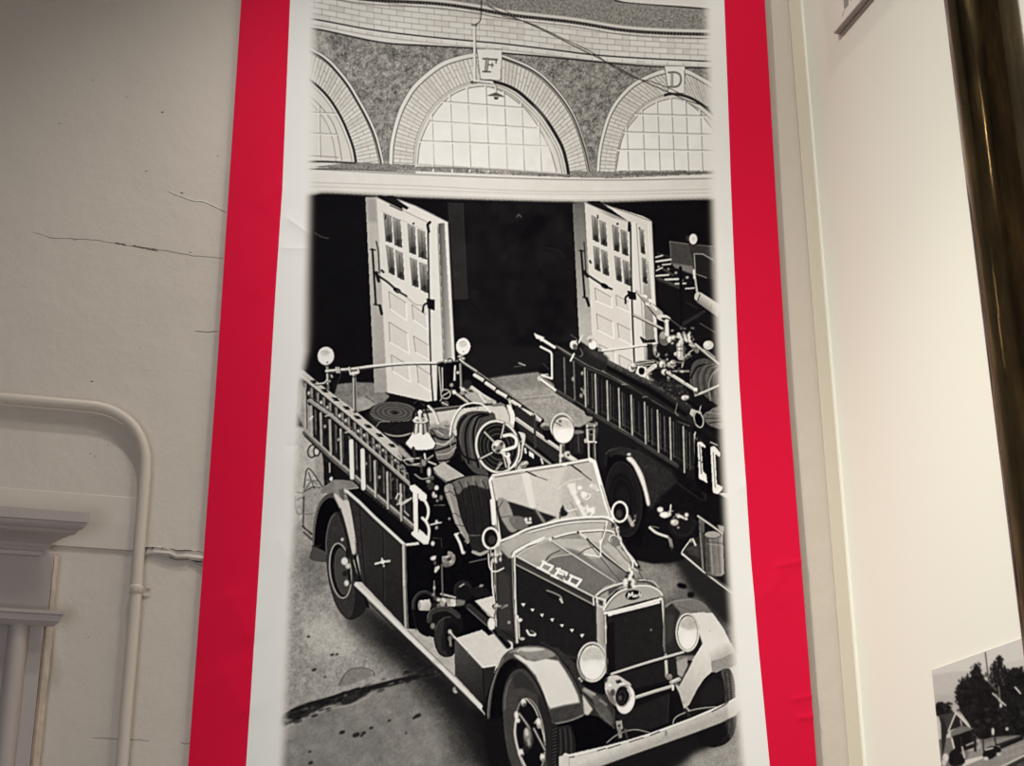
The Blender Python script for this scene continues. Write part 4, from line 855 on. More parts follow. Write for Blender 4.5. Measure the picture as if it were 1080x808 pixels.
    A.line([(660,-10),(700,40),(730,30)],6,200,curve=True); A.ell(690,15,30,30,110,soft=.5)
    A.line([(720,20),(760,80),(800,150),(790,200)],16,60,curve=True); A.line([(722,18),(762,80),(802,150),(792,210)],11,232,curve=True,n=70,nt='f')
    # bonnet side
    A.poly([(20,150),(545,425),(562,700),(450,790),(330,760),(180,690),(20,690)],35,n=5)
    A.poly([(28,100),(552,378),(548,432),(22,160)],62); A.line([(26,102),(290,245),(552,380)],9,205); A.line([(30,122),(548,400)],8,45); A.line([(28,160),(300,300),(545,430)],7,165); A.line([(24,174),(540,442)],4,18)
    A.poly([(560,430),(620,470),(630,800),(570,720)],(560,600,160,630,600,120))
    A.line([(560,375),(552,430),(560,700)],8,60); A.line([(540,385),(545,430)],10,215)
    for x,y in ((75,428),(137,463),(200,498),(268,530),(333,567),(398,600),(465,635)): A.poly([(x-14,y-8),(x+14,y-10),(x+2,y+14)],235); A.line([(x-10,y+4),(x,y+16)],5,10)
    for k in range(9): A.line([(90+k*55,480+k*29),(95+k*55,620+k*20)],2,48,a=.7)
    A.line([(232,332),(280,350),(325,376),(336,416)],8,140,curve=True); A.poly([(235,345),(300,365),(318,395),(280,390),(240,370)],18); A.line([(240,352),(310,385)],3,70); A.line([(320,390),(336,415)],11,190)
    A.line([(100,600),(118,628),(150,632)],13,215,curve=True); A.ell(152,628,9,9,230); A.line([(125,600),(158,618)],7,120)
    A.line([(40,505),(45,560),(50,650)],9,190,n=40); A.ell(55,530,14,12,200,n=60); A.line([(60,565),(65,640)],6,30); A.ell(68,655,18,10,170,n=60); A.ell(38,510,8,10,220)
    A.line([(12,90),(14,300),(26,680)],14,50); A.line([(12,80),(16,300),(28,680)],9,190); A.line([(8,95),(30,70),(120,20),(215,-20)],13,236,curve=True); A.line([(14,110),(40,85),(130,38),(230,-5)],4,60,curve=True); A.line([(30,100),(100,55),(235,-2)],5,210,curve=True)
    A.line([(200,680),(330,760),(450,790)],20,50,soft=.8)
    # firewall and cowl side
    A.t=C1
    A.poly([(690,60),(770,105),(775,400),(785,690),(660,630),(650,420),(640,150)],50,n=6); A.poly([(660,190),(740,230),(760,600),(670,590)],62,soft=2); A.poly([(685,30),(745,75),(770,110),(740,120),(690,70)],150,soft=1,n=10); A.poly([(685,20),(800,-40),(900,-60),(880,0),(770,70),(745,80)],162,n=8)
    A.line([(760,110),(768,400),(785,680)],6,140); A.line([(775,100),(782,400),(795,680)],10,205); A.line([(760,110),(790,75),(900,10)],12,232,curve=True); A.line([(750,95),(780,62),(880,8)],4,90,curve=True)
    A.line([(628,150),(632,300),(645,430)],16,50); A.line([(622,140),(628,300),(642,425)],10,225); A.line([(645,150),(655,400)],5,130)
    A.line([(602,90),(606,160),(622,198),(655,206),(702,184)],9,232,curve=True)
    for x,y in ((630,92),(655,98),(682,88),(630,130),(680,125),(652,138)): A.ell(x,y,9,12,225,soft=.4)
    A.line([(630,85),(635,150)],6,170); A.line([(655,80),(658,150)],5,150); A.line([(680,75),(684,140)],6,170); A.line([(610,110),(690,105)],5,90)
    A.ell(665,440,40,22,60); A.line([(640,440),(725,432)],12,150,n=30); A.ell(700,440,28,12,110,rot=-20,n=20); A.ell(655,430,12,12,190,soft=.4); A.ell(650,455,10,14,130,soft=.4); A.line([(700,430),(660,470)],5,40)
    A.ell(623,555,28,44,40); A.ell(622,555,25,42,215,n=40); A.ell(622,555,15,28,235,soft=1); A.ell(738,545,9,10,170,soft=.4); A.line([(650,470),(640,520)],12,110,n=30)
    A.line([(690,600),(780,660)],6,20)
    # ---- radiator ----
    A.t=C3
    A.poly([(750,285),(830,255),(930,265),(975,310),(960,325),(870,300),(800,300)],120,n=12); A.line([(800,285),(880,262),(940,275),(970,310)],6,200,curve=True); A.line([(800,262),(860,255),(930,265)],4,70,curve=True); A.line([(830,275),(900,280),(960,310)],9,60,curve=True)
    A.cpoly([(556,370),(580,345),(640,315),(720,285),(760,300),(700,330),(640,385),(620,400),(570,395)],140,n=10); A.line([(555,368),(590,340),(650,310),(735,284)],8,225,curve=True); A.line([(565,385),(600,352),(660,322),(735,298)],7,60,curve=True); A.poly([(640,330),(720,300),(700,325),(640,370)],75,soft=1)
    A.poly([(556,375),(625,395),(625,470),(562,435)],205); A.poly([(572,392),(605,402),(605,440),(575,428)],70,soft=.6); A.line([(560,378),(625,398)],6,240)
    A.poly([(560,430),(625,468),(632,820),(568,720)],(565,600,165,630,600,130),n=10); A.line([(620,470),(628,820)],6,205); A.line([(612,480),(618,820)],4,90); A.ell(624,578,6,12,240,soft=.3)
    A.cpoly([(608,462),(640,410),(700,350),(770,318),(850,303),(920,308),(975,335),(1000,362),(1000,372),(800,420),(620,475)],155,n=6)
    A.line([(608,465),(640,410),(700,350),(770,318),(850,302),(920,307),(975,334),(1000,362)],8,238,curve=True); A.line([(622,462),(655,412),(710,362),(780,332)],4,90,curve=True)
    A.poly([(628,488),(990,398),(1012,820),(640,820)],34,n=5)
    A.t=T8
    A.poly([(372,268),(568,228),(585,420),(600,500),(615,640),(420,700),(390,640),(378,475)],36,n=5)
    for k in range(26):
        x=378+k*7.4; A.line([(x,285-k*1.5),(x+5+k*.3,470-k*1.9)],1.6,62,a=.8); A.line([(x+3,285-k*1.5),(x+8+k*.3,470-k*1.9)],1.4,20,a=.8)
    A.poly([(375,300),(400,290),(404,470),(380,478)],22,soft=1.5)
    A.line([(366,262),(470,238),(568,210)],9,242); A.line([(366,269),(568,217)],2.5,60); A.line([(384,266),(470,246),(560,222)],8.5,225); A.line([(384,272),(562,228)],3,30); A.ell(384,267,8,5,240)
    A.line([(572,215),(576,300),(588,430),(590,470)],7,190); A.line([(568,230),(582,425)],3,20); A.ell(532,321,2.6,3.5,170,soft=.3)
    # badge
    A.ell(467,196,28,18,15,rot=-8); A.ell(467,196,28,18,90,rot=-8,w=2)
    A.line([(449,206),(452,190),(458,200),(464,187),(468,203)],4.5,240); A.line([(474,195),(471,200),(474,203),(478,196),(479,203)],3,240); A.line([(486,194),(482,198),(485,201)],3,235); A.line([(489,186),(490,201)],3,235); A.line([(496,192),(491,196),(496,200)],2.6,235)
    # mascot
    A.cpoly([(432,140),(445,120),(462,100),(470,120),(476,160),(460,172),(436,168)],70)
    for x,y,rx,ry,v in ((440,150,9,15,225),(455,135,8,12,235),(465,150,9,14,215),(452,165,7,7,60),(445,130,6,6,60),(462,118,6,12,240),(470,165,8,6,225),(457,150,4,6,50),(440,165,8,5,190),(456,105,5,8,240),(468,132,3,7,70)): A.ell(x,y,rx,ry,v,soft=.25)
    # letters on the bonnet
    A.t=C3
    def strokes(P,w=15):
        for p in P: A.line(p,w,242)
    strokes([[(212,148),(272,172),(240,214),(188,186),(212,148)],[(205,140),(222,146)],[(172,180),(200,190),(245,216)]])
    strokes([[(318,188),(284,236)],[(300,188),(366,218)],[(366,218),(360,230)],[(304,212),(340,226)],[(264,232),(306,252)]])
    strokes([[(398,238),(460,264),(428,306),(376,278),(398,238)],[(388,232),(402,238)],[(352,272),(386,288),(430,306)]])
    A.ell(252,205,5,4,120); A.ell(345,258,5,4,235)
    # ---- lower front ----
    A.t=C4
    A.poly([(40,330),(400,240),(430,260),(520,430),(420,560),(280,600),(80,610),(40,520)],22,n=4)
    A.poly([(60,470),(300,370),(420,320),(410,520),(300,560),(110,580)],38,soft=1.2,n=6); A.line([(190,395),(240,360),(330,350)],5,18); A.line([(412,330),(405,515)],4,60)
    # right fender
    A.t=B6
    A.cpoly([(385,520),(420,475),(480,455),(560,450),(640,478),(700,545),(760,640),(820,740),(850,830),(600,860),(390,830)],108,n=10)
    A.poly([(385,520),(430,478),(490,545),(460,620),(470,730),(540,810),(620,720),(640,830),(390,830)],50,soft=1,n=5); A.poly([(385,550),(450,560),(450,700),(400,760)],64,soft=3)
    A.poly([(555,550),(620,542),(705,548),(780,655),(830,760),(850,840),(650,840),(620,700),(600,600)],216,n=8,nt='b'); A.poly([(620,700),(640,760),(600,830),(540,810)],35,soft=.8)
    A.line([(400,500),(450,470),(560,456)],5,150,curve=True,a=.8); A.line([(430,510),(480,500),(600,545)],5,75,a=.6,soft=.8); A.ell(686,665,6,6,170,soft=.5)
    A.t=C4
    A.poly([(640,-10),(830,-10),(862,70),(870,125),(800,165),(700,185),(690,100)],(700,20,218,790,170,120),n=8); A.poly([(690,110),(830,50),(862,80),(868,130),(800,165),(700,185)],135,soft=1,n=12); A.line([(690,108),(760,85),(832,50)],8,185,soft=.8)
    # tyre right
    A.cpoly([(545,400),(600,310),(650,245),(720,190),(800,160),(828,180),(850,260),(855,400),(860,520),(830,620),(770,670),(680,680),(600,600)],30)
    A.cpoly([(760,175),(800,162),(828,180),(850,260),(855,400),(858,540),(825,625),(800,560),(790,400),(780,260)],74,n=16,soft=.4)
    for k in range(5): A.line([(770+k*15,180+k*4),(785+k*14,300),(792+k*13,420)],3,24 if k%2 else 110,curve=True,a=.8)
    for k in range(14): A.line([(775,190+k*17),(845,200+k*17)],2.5,30,a=.6)
    for k in range(5): A.line([(790+k*14,470),(790+k*13,560),(770+k*8,650)],3,22 if k%2 else 70,curve=True,a=.8)
    A.cpoly([(640,300),(720,230),(770,260),(780,360),(640,400)],38,soft=2); A.poly([(560,540),(780,460),(790,600),(740,670),(620,680)],26,soft=1.5)
    # inner skirt of right fender
    A.poly([(640,-10),(690,90),(700,180),(650,225),(600,300),(548,402),(512,428),(480,330),(440,240),(480,260),(540,170),(565,110)],(520,330,176,640,50,214),n=8)
    A.line([(565,110),(480,270),(430,240)],10,60,soft=.8); A.line([(440,245),(480,330),(508,425)],9,25); A.ell(510,384,6,7,110,soft=.3)
    A.poly([(460,110),(535,85),(540,140),(500,220),(470,200)],150,soft=1.6,n=10); A.poly([(400,60),(460,90),(470,230),(420,220)],40,soft=1); A.line([(392,70),(398,210)],22,140,n=20); A.line([(390,95),(400,190)],8,215); A.ell(415,215,22,20,120,n=40); A.line([(430,250),(480,230)],28,160); A.line([(435,245),(475,225)],7,230)
    A.t=B6
    A.ell(537,676,80,130,35); A.ell(537,676,74,124,205,w=11); A.ell(540,682,66,115,226); A.poly([(480,610),(540,565),(595,600),(600,650),(540,660),(490,640)],172,soft=2.5,n=16); A.ell(545,730,45,55,240,soft=3); A.ell(537,676,66,116,110,w=4)
    A.t=C4
    # tie bars
    A.line([(30,205),(300,120),(510,55)],22,25); A.line([(30,196),(170,150),(300,110),(510,50)],15,180); A.line([(35,190),(300,104),(505,46)],4,228)
    A.line([(190,365),(440,285)],30,25); A.line([(190,352),(320,310),(440,275)],21,165); A.line([(190,345),(440,268)],6,225); A.ell(440,285,9,22,205)
    # left fender
    A.t=C2
    A.poly([(540,540),(735,460),(790,430),(945,560),(940,640),(820,710),(660,760),(560,700)],12)
    A.cpoly([(88,482),(95,380),(112,280),(150,170),(190,80),(240,35),(330,8),(430,5),(500,30),(570,85),(640,180),(690,270),(725,360),(735,460),(700,490),(620,515),(545,530),(510,500),(480,400),(440,300),(380,190),(310,115),(260,92),(215,110),(170,165),(135,260),(115,370),(104,485)],78,n=8)
    A.cpoly([(120,370),(140,270),(175,175),(215,122),(255,105),(290,130),(230,180),(200,260),(192,360),(195,470),(110,480)],14)
    A.cpoly([(230,50),(300,22),(400,15),(490,32),(540,70),(470,95),(380,105),(330,80),(270,55)],128,soft=1.2,n=12); A.cpoly([(300,25),(390,18),(470,30),(400,45),(330,45)],190,soft=1.4)
    A.poly([(258,62),(300,70),(345,100),(400,112),(480,94),(560,108),(600,165),(650,250),(690,335),(703,388),(600,405),(510,432),(478,375),(450,290),(410,205),(350,135),(300,100)],214,soft=.6,n=8,nt='b')
    A.poly([(500,430),(600,405),(705,388),(730,440),(730,470),(640,508),(545,530),(515,500)],68,soft=1,n=12); A.line([(545,525),(640,505),(725,468)],7,130,curve=True,soft=.4); A.line([(505,430),(600,406),(700,388)],8,110,soft=1)
    A.line([(570,90),(640,185),(700,300),(735,420)],8,45,curve=True); A.line([(260,92),(310,115),(380,190),(440,300),(490,430),(515,500)],6,40,curve=True)
    A.line([(90,475),(98,380),(118,280),(155,170),(200,85)],5,120,curve=True); A.ell(295,40,8,5,230,soft=.4)
    # valance between fender and lamp
    A.poly([(500,10),(560,20),(700,150),(780,250),(880,330),(940,440),(940,560),(830,480),(740,460),(728,350),(690,260),(630,150),(570,80)],56,n=8); A.poly([(720,330),(790,430),(760,470),(735,465)],190,soft=1); A.line([(735,300),(800,350)],30,140,soft=1.5,a=.8); A.cpoly([(790,330),(870,380),(930,500),(900,530),(820,450)],84,soft=2,n=14); A.line([(740,350),(860,480),(935,560)],5,110,a=.7); A.line([(840,370),(880,400)],14,120,soft=1)
    A.poly([(690,235),(760,240),(880,180),(900,330),(840,330),(750,290)],18,soft=.8); A.ell(702,225,8,8,220,soft=.3); A.ell(715,242,8,8,200,soft=.3); A.line([(740,300),(800,330)],18,150,soft=1)
    # tyre left front
    A.cpoly([(190,430),(193,340),(215,250),(250,190),(300,160),(360,175),(430,260),(480,370),(510,500),(560,545),(640,540),(672,640),(672,760),(655,860),(560,960),(430,1000),(330,960),(250,840),(215,680)],44,n=8)
    A.cpoly([(190,430),(193,340),(215,250),(250,190),(300,162),(350,180),(410,260),(460,380),(490,520),(500,680),(495,820),(470,930),(410,985),(340,950),(265,840),(212,660)],70,n=8); A.line([(205,430),(210,340),(235,250),(280,195)],8,98,curve=True,soft=.8); A.cpoly([(260,200),(330,190),(400,270),(430,340),(330,290),(270,290)],56,soft=2.5)
    A.cpoly([(430,330),(480,440),(505,560),(510,700),(490,820),(480,700),(460,540),(430,420)],46,soft=1)
    for k in range(13):
        y=560+k*22; A.line([(520,y),(548,y-12),(560,y+8)],5,18,curve=True,a=.9); A.line([(522,y+8),(548,y-3)],4,98,a=.7)
    for k in range(6): A.line([(572+k*16,560),(578+k*17,650),(578+k*17,760)],4,20 if k%2 else 90,curve=True,a=.8)
    A.ell(372,610,102,262,22,rot=-6); A.ell(372,612,97,256,150,rot=-6,w=7); A.ell(374,612,90,246,95,rot=-6,w=5); A.ell(378,615,84,236,20,rot=-6); A.line([(278,500),(272,600),(300,720),(345,820)],14,190,curve=True,soft=.4); A.line([(345,358),(400,420),(440,520),(470,640)],7,200,curve=True)
    for p in ([(300,458),(345,520),(372,560)],[(398,560),(440,640),(472,700)],[(405,520),(430,490)],[(335,690),(310,720)]): A.line(p,24,50); A.line(p,10,150)
    for x,y,rx,ry,v in ((330,385,16,26,225),(335,400,10,12,60),(282,470,14,26,232),(292,505,14,16,235),(430,520,16,32,228),(435,545,16,14,160),(312,722,18,28,225),(320,740,10,12,60),(455,750,16,26,225),(460,770,12,14,120),(360,620,34,74,70),(355,600,24,50,120),(350,585,12,26,190),(365,650,10,26,150),(345,700,20,22,36)): A.ell(x,y,rx,ry,v,soft=.5,rot=-6)
    # lamps left
    A.ell(785,115,102,134,35); A.ell(787,116,96,128,205,w=13); A.ell(790,122,86,118,228); A.poly([(710,60),(780,10),(850,30),(870,100),(790,100),(720,110)],186,soft=2.5,n=16); A.ell(790,175,60,55,242,soft=3); A.ell(788,118,86,118,110,w=4); A.line([(690,80),(700,170),(740,230)],6,90,curve=True)
    A.line([(880,0),(885,190)],9,60); A.line([(870,0),(876,190)],6,170)
    # siren
    A.t=C4
    A.cpoly([(-10,240),(20,210),(70,205),(120,235),(160,280),(90,420),(60,410),(20,380),(-10,310)],190,n=14); A.cpoly([(0,300),(40,340),(60,400),(20,380)],110,soft=1); A.poly([(55,240),(90,232),(105,255),(70,262)],40,soft=.5); A.poly([(-15,225),(10,222),(0,250),(-20,260)],60,soft=.5); A.ell(40,320,18,24,80,soft=1); A.ell(20,270,14,10,245,soft=.6); A.ell(100,262,20,8,235,soft=.5); A.line([(-5,330),(20,380),(60,412)],6,50,curve=True)
    A.ell(124,366,64,96,232,rot=8); A.ell(124,366,64,96,90,rot=8,w=4); A.ell(106,342,48,70,120,rot=8,w=8,soft=.4); A.ell(104,342,44,66,26,rot=8); A.ell(100,350,24,40,58,rot=8,w=6,soft=.5); A.ell(90,355,12,18,80,soft=.6); A.ell(150,410,18,34,245,rot=20,soft=1); A.line([(140,300),(165,340)],12,190,soft=.8)
    # bumper and springs
    A.line([(0,660),(60,610),(130,580),(200,570),(285,588)],8,40,curve=True); A.line([(0,652),(60,605),(130,575),(200,566),(285,585)],6,150,curve=True)
    A.line([(440,525),(450,495),(480,470),(540,445)],7,160,curve=True); A.line([(530,445),(620,425),(725,415)],7,160,curve=True); A.line([(520,430),(555,480)],18,50); A.line([(530,420),(550,440)],10,170); A.poly([(60,510),(100,505),(108,560),(70,570)],150,n=20); A.ell(82,540,10,10,50,soft=.4); A.line([(85,565),(90,610)],26,120,n=20); A.line([(120,565),(140,630)],10,70); A.ell(125,575,12,14,90,soft=.5)
    A.poly([(-320,745),(-230,725),(0,672),(150,632),(290,588),(400,548),(560,488),(700,428),(800,385),(868,345),(885,360),(885,420),(860,470),(760,520),(600,580),(400,652),(200,722),(0,795),(-120,840),(-320,850)],(200,620,206,230,690,162),n=12,nt='m')
    A.line([(-260,742),(-150,716),(0,680),(150,640),(290,596),(400,556),(560,496),(700,436),(800,393),(872,350)],10,242); A.line([(-200,744),(0,690),(150,650),(290,606),(400,566),(700,446),(860,372)],3,120,a=.7)
    for p in ([(-255,752),(-215,745)],[(-60,705),(-10,690)],[(10,690),(90,664)],[(150,648),(245,618)],[(290,604),(352,578)],[(700,446),(760,415),(808,385)]): A.line(p,7,45)
    A.line([(-120,838),(0,797),(200,724),(400,655),(600,583),(760,523),(860,474)],5,70,a=.7)
    A.ell(395,590,8,20,120,soft=.8)
    A.poly([(800,390),(870,345),(885,360),(882,425),(850,475),(810,490)],225,soft=2,a=.6)
    A.t=C2
    A.poly([(590,735),(605,722),(628,728),(640,850),(600,862)],205,n=12); A.line([(600,728),(626,732)],8,242); A.line([(632,745),(634,830)],3,120)

def fade(A):
    """white feathered edge of the print, paper outside it; returns final grey and label maps"""
    S=A.S
    ys=(np.arange(A.H)+.5)/S+A.y0; xs=(np.arange(A.W)+.5)/S+A.x0
    lx=np.interp(ys,[-40,0,150,200,300,370,400,440,500,560,600,700,808,850],[332,331,329,327,325,324,318,315,311,309,306,302,297,296])
    rx=np.interp(ys,[-40,0,200,300,400,500,600,700,760,808,850],[745,745,751,754,758,763,768,775,779,784,787])
    wL=np.interp(ys,[0,350,420,560,808],[12,17,9,11,13])
    X=xs[None,:]
    a=np.clip((X-(lx-wL*.5)[:,None])/wL[:,None]/1.1,0,1); b=np.clip(((rx+6)[:,None]-X)/14,0,1)
    m=a*a*(3-2*a)*b*b*(3-2*b)
    g=A.G
    # photographic softness and grain
    g=g*.55+.45*A.blur(g,1); g=g+.55*(g-A.blur(g,3))
    g=g+A.Nf*4.5+A.N*2.5
    paper=236.0
    g=paper+(g-paper)*m
    lab=A.L.copy(); lab[m<.5]=99
    return np.clip(g,4,250),lab
WORLD=.012
LIGHTS=[
 ('s','ceiling_spot',(.2,-.98,4.55),(.75,-.1,1.0),66,(1.0,.955,.90),80,.045),
 ('s','ceiling_spot',(-.9,-2.1,4.5),(1.75,-.5,1.2),255,(1.0,.945,.84),48,.05),
 ('s','ceiling_spot',(-.93,-2.04,4.5),(1.72,-.38,2.0),200,(1.0,.945,.84),50,.05),
 ('s','ceiling_spot',(-.87,-2.16,4.5),(1.7,-.25,3.5),165,(1.0,.945,.84),60,.05),
 ('s','ceiling_spot',(1.3,-1.25,4.6),(1.3,0,3.2),20,(1.0,.93,.82),80,.05),
 ('s','ceiling_spot',(1.2,-1.5,4.55),(.15,0,1.8),54,(1.0,.95,.88),62,.16),
 ('a','cool_fill',(-1.2,-4.4,1.1),(.5,0,2.1),48,(.90,.93,1.0),1.4,1.8),  # added cool daylight fill, no window stands here
]
# ======================= the place =======================
# camera frame recovered from the vanishing points of the room
def nrm(a): return a/np.linalg.norm(a)
VZ=np.array([-20.,-4304.]); VY=np.array([-515.,643.]); FOC=float(np.sqrt(-(VZ@VY)))
AZ=nrm(np.r_[VZ,FOC]); AY=nrm(np.r_[VY,FOC]); AX=np.cross(AY,AZ)
CAM=np.array([0,-3.0,1.6])
def ray(px,py):
    c=np.array([px-540,py-404,FOC]); return np.array([c@AX,c@AY,c@AZ])
def at(px,py,ax,v):
    d=ray(px,py); return CAM+d*(v-CAM[ax])/d[ax]
def proj(P):
    d=P-CAM; c=d[...,0:1]*AX+d[...,1:2]*AY+d[...,2:3]*AZ
    return 540+FOC*c[...,0]/c[...,2],404+FOC*c[...,1]/c[...,2]

scene=bpy.context.scene
COL=scene.collection
scene.view_settings.view_transform='Standard'; scene.view_settings.look='None'
scene.view_settings.exposure=0.0; scene.view_settings.gamma=1.0; scene.view_settings.use_curve_mapping=False

# ---- materials ----
def mat(name,col,rough=.6,metal=0,spec=.5,noise=None,bump=None,coat=0):
    m=bpy.data.materials.new(name); m.use_nodes=True; nt=m.node_tree; b=nt.nodes['Principled BSDF']
    b.inputs['Base Color'].default_value=(*col,1); b.inputs['Roughness'].default_value=rough; b.inputs['Metallic'].default_value=metal
    b.inputs['Specular IOR Level'].default_value=spec; b.inputs['Coat Weight'].default_value=coat
    tc=nt.nodes.new('ShaderNodeTexCoord')
    if noise:
        sc,amt,col2=noise
        n=nt.nodes.new('ShaderNodeTexNoise'); n.inputs['Scale'].default_value=sc; n.inputs['Detail'].default_value=6
        r=nt.nodes.new('ShaderNodeMapRange'); r.inputs[1].default_value=.35; r.inputs[2].default_value=.7; r.inputs[4].default_value=amt
        mx=nt.nodes.new('ShaderNodeMix'); mx.data_type='RGBA'; mx.inputs[6].default_value=(*col,1); mx.inputs[7].default_value=(*col2,1)
        nt.links.new(tc.outputs['Object'],n.inputs['Vector']); nt.links.new(n.outputs['Fac'],r.inputs[0]); nt.links.new(r.outputs[0],mx.inputs[0]); nt.links.new(mx.outputs[2],b.inputs['Base Color'])
    if bump:
        prev=None
        for sc,st,dist in bump:
            n=nt.nodes.new('ShaderNodeTexNoise'); n.inputs['Scale'].default_value=sc; n.inputs['Detail'].default_value=5; n.inputs['Roughness'].default_value=.6
            bp=nt.nodes.new('ShaderNodeBump'); bp.inputs['Strength'].default_value=st; bp.inputs['Distance'].default_value=dist
            nt.links.new(tc.outputs['Object'],n.inputs['Vector']); nt.links.new(n.outputs['Fac'],bp.inputs['Height'])
            if prev: nt.links.new(prev.outputs['Normal'],bp.inputs['Normal'])
            prev=bp
        nt.links.new(prev.outputs['Normal'],b.inputs['Normal'])
    return m
M_wall=mat('painted_plaster',(.57,.515,.455),.62,spec=.35,noise=(3,.5,(.54,.485,.425)),bump=((240,.14,.004),(70,.10,.006),(11,.26,.016)))
M_wallsm=mat('smooth_plaster',(.57,.515,.455),.6,spec=.35,bump=((160,.06,.003),(30,.06,.006)))
M_casing=mat('taupe_gloss_paint',(.43,.375,.355),.42,spec=.4,noise=(30,.4,(.40,.35,.33)),bump=((60,.05,.002),))
M_caslight=mat('cream_paint_edge',(.60,.50,.40),.45,noise=(60,.7,(.44,.34,.27)))
M_pipe=mat('conduit_paint',(.59,.525,.45),.42,spec=.5,bump=((90,.05,.002),))
M_white=mat('white_wall_paint',(.845,.84,.765),.6,spec=.3,bump=((140,.03,.002),(8,.03,.01)))
M_strip=mat('corner_bead_paint',(.60,.55,.455),.5)
M_batten=mat('batten_paint',(.50,.43,.345),.6)
M_crack=mat('crack_dark',(.09,.07,.06),.9)
M_crackm=mat('crack_grey',(.26,.22,.19),.9)
M_floor=mat('worn_floor',(.16,.11,.08),.5,noise=(4,.8,(.10,.07,.05)))
M_ceil=mat('ceiling_paint',(.16,.15,.14),.8)
M_red=mat('red_vinyl',(.64,.008,.044),.45,spec=.03,bump=((300,.03,.001),))
M_steel=mat('screw_steel',(.20,.18,.17),.4,metal=.8)
M_board=mat('mount_board',(.78,.75,.70),.6)
M_bedge=mat('board_edge',(.33,.28,.26),.7)
M_mark=mat('printed_grey',(.30,.28,.26),.7)
# tarnished brass
def brass():
    m=mat('tarnished_brass',(.2,.14,.06),.24,metal=1); nt=m.node_tree; b=nt.nodes['Principled BSDF']
    tc=nt.nodes.new('ShaderNodeTexCoord'); mp=nt.nodes.new('ShaderNodeMapping'); mp.inputs['Scale'].default_value=(60,60,9)
    n=nt.nodes.new('ShaderNodeTexNoise'); n.inputs['Scale'].default_value=1; n.inputs['Detail'].default_value=8; n.inputs['Roughness'].default_value=.65
    cr=nt.nodes.new('ShaderNodeValToRGB'); cr.color_ramp.elements[0].position=.34; cr.color_ramp.elements[0].color=(.150,.122,.075,1)
    cr.color_ramp.elements[1].position=.72; cr.color_ramp.elements[1].color=(.50,.35,.16,1)
    e=cr.color_ramp.elements.new(.54); e.color=(.25,.190,.105,1)
    rr=nt.nodes.new('ShaderNodeMapRange'); rr.inputs[3].default_value=.05; rr.inputs[4].default_value=.17
    nt.links.new(tc.outputs['Object'],mp.inputs[0]); nt.links.new(mp.outputs[0],n.inputs['Vector']); nt.links.new(n.outputs['Fac'],cr.inputs[0]); nt.links.new(cr.outputs[0],b.inputs['Base Color'])
    nt.links.new(n.outputs['Fac'],rr.inputs[0]); nt.links.new(rr.outputs[0],b.inputs['Roughness'])
    bp=nt.nodes.new('ShaderNodeBump'); bp.inputs['Strength'].default_value=.06; bp.inputs['Distance'].default_value=.002
    nt.links.new(n.outputs['Fac'],bp.inputs['Height']); nt.links.new(bp.outputs['Normal'],b.inputs['Normal'])
    return m
M_brass=brass()
# ink on vinyl: the print's greys live in a colour attribute
def inkmat(name,rough,coat):
    m=mat(name,(.8,.8,.8),rough,spec=.012,coat=coat); nt=m.node_tree; a=nt.nodes.new('ShaderNodeAttribute'); a.attribute_name='ink'
    nt.links.new(a.outputs['Color'],nt.nodes['Principled BSDF'].inputs['Base Color']); nt.nodes['Principled BSDF'].inputs['Coat Roughness'].default_value=.25
    return m
M_ink=inkmat('printed_vinyl',.5,0.0); M_paper=inkmat('photo_paper',.4,0)

# ---- mesh helpers ----
def link(name,me,parent=None,m=None,smooth=False):
    o=bpy.data.objects.new(name,me); COL.objects.link(o)
    if m: me.materials.append(m)
    if parent: o.parent=parent
    if smooth:
        me.polygons.foreach_set('use_smooth',[True]*len(me.polygons))
    return o
def pymesh(name,vs,fs,m,parent=None,smooth=False,bevel=0):
    me=bpy.data.meshes.new(name); me.from_pydata([tuple(map(float,v)) for v in vs],[],fs); 
    bm=bmesh.new(); bm.from_mesh(me); bmesh.ops.recalc_face_normals(bm,faces=bm.faces)
    if bevel: bmesh.ops.bevel(bm,geom=bm.edges[:],offset=bevel,segments=2,affect='EDGES',profile=.5)
    bm.to_mesh(me); bm.free()
    return link(name,me,parent,m,smooth)
def box(name,x0,x1,y0,y1,z0,z1,m,parent=None,bevel=0):
    vs=[(x,y,z) for x in (x0,x1) for y in (y0,y1) for z in (z0,z1)]
    fs=[(0,1,3,2),(4,6,7,5),(0,4,5,1),(2,3,7,6),(0,2,6,4),(1,5,7,3)]
    return pymesh(name,vs,fs,m,parent,bevel=bevel)
def extrude_x(name,prof,x0,x1,m,parent=None,mitre=False,smooth=False):
    """moulding: profile points (y,z) run along x; mitre pulls the right end in with the profile"""
    n=len(prof); ymax=max(-p[0] for p in prof)
    vs=[(x0,y,z) for y,z in prof]+[((x1-(ymax+y) if mitre else x1),y,z) for y,z in prof]
    fs=[(i,(i+1)%n,n+(i+1)%n,n+i) for i in range(n)]+[tuple(range(n)),tuple(range(2*n-1,n-1,-1))]
    return pymesh(name,vs,fs,m,parent,smooth)
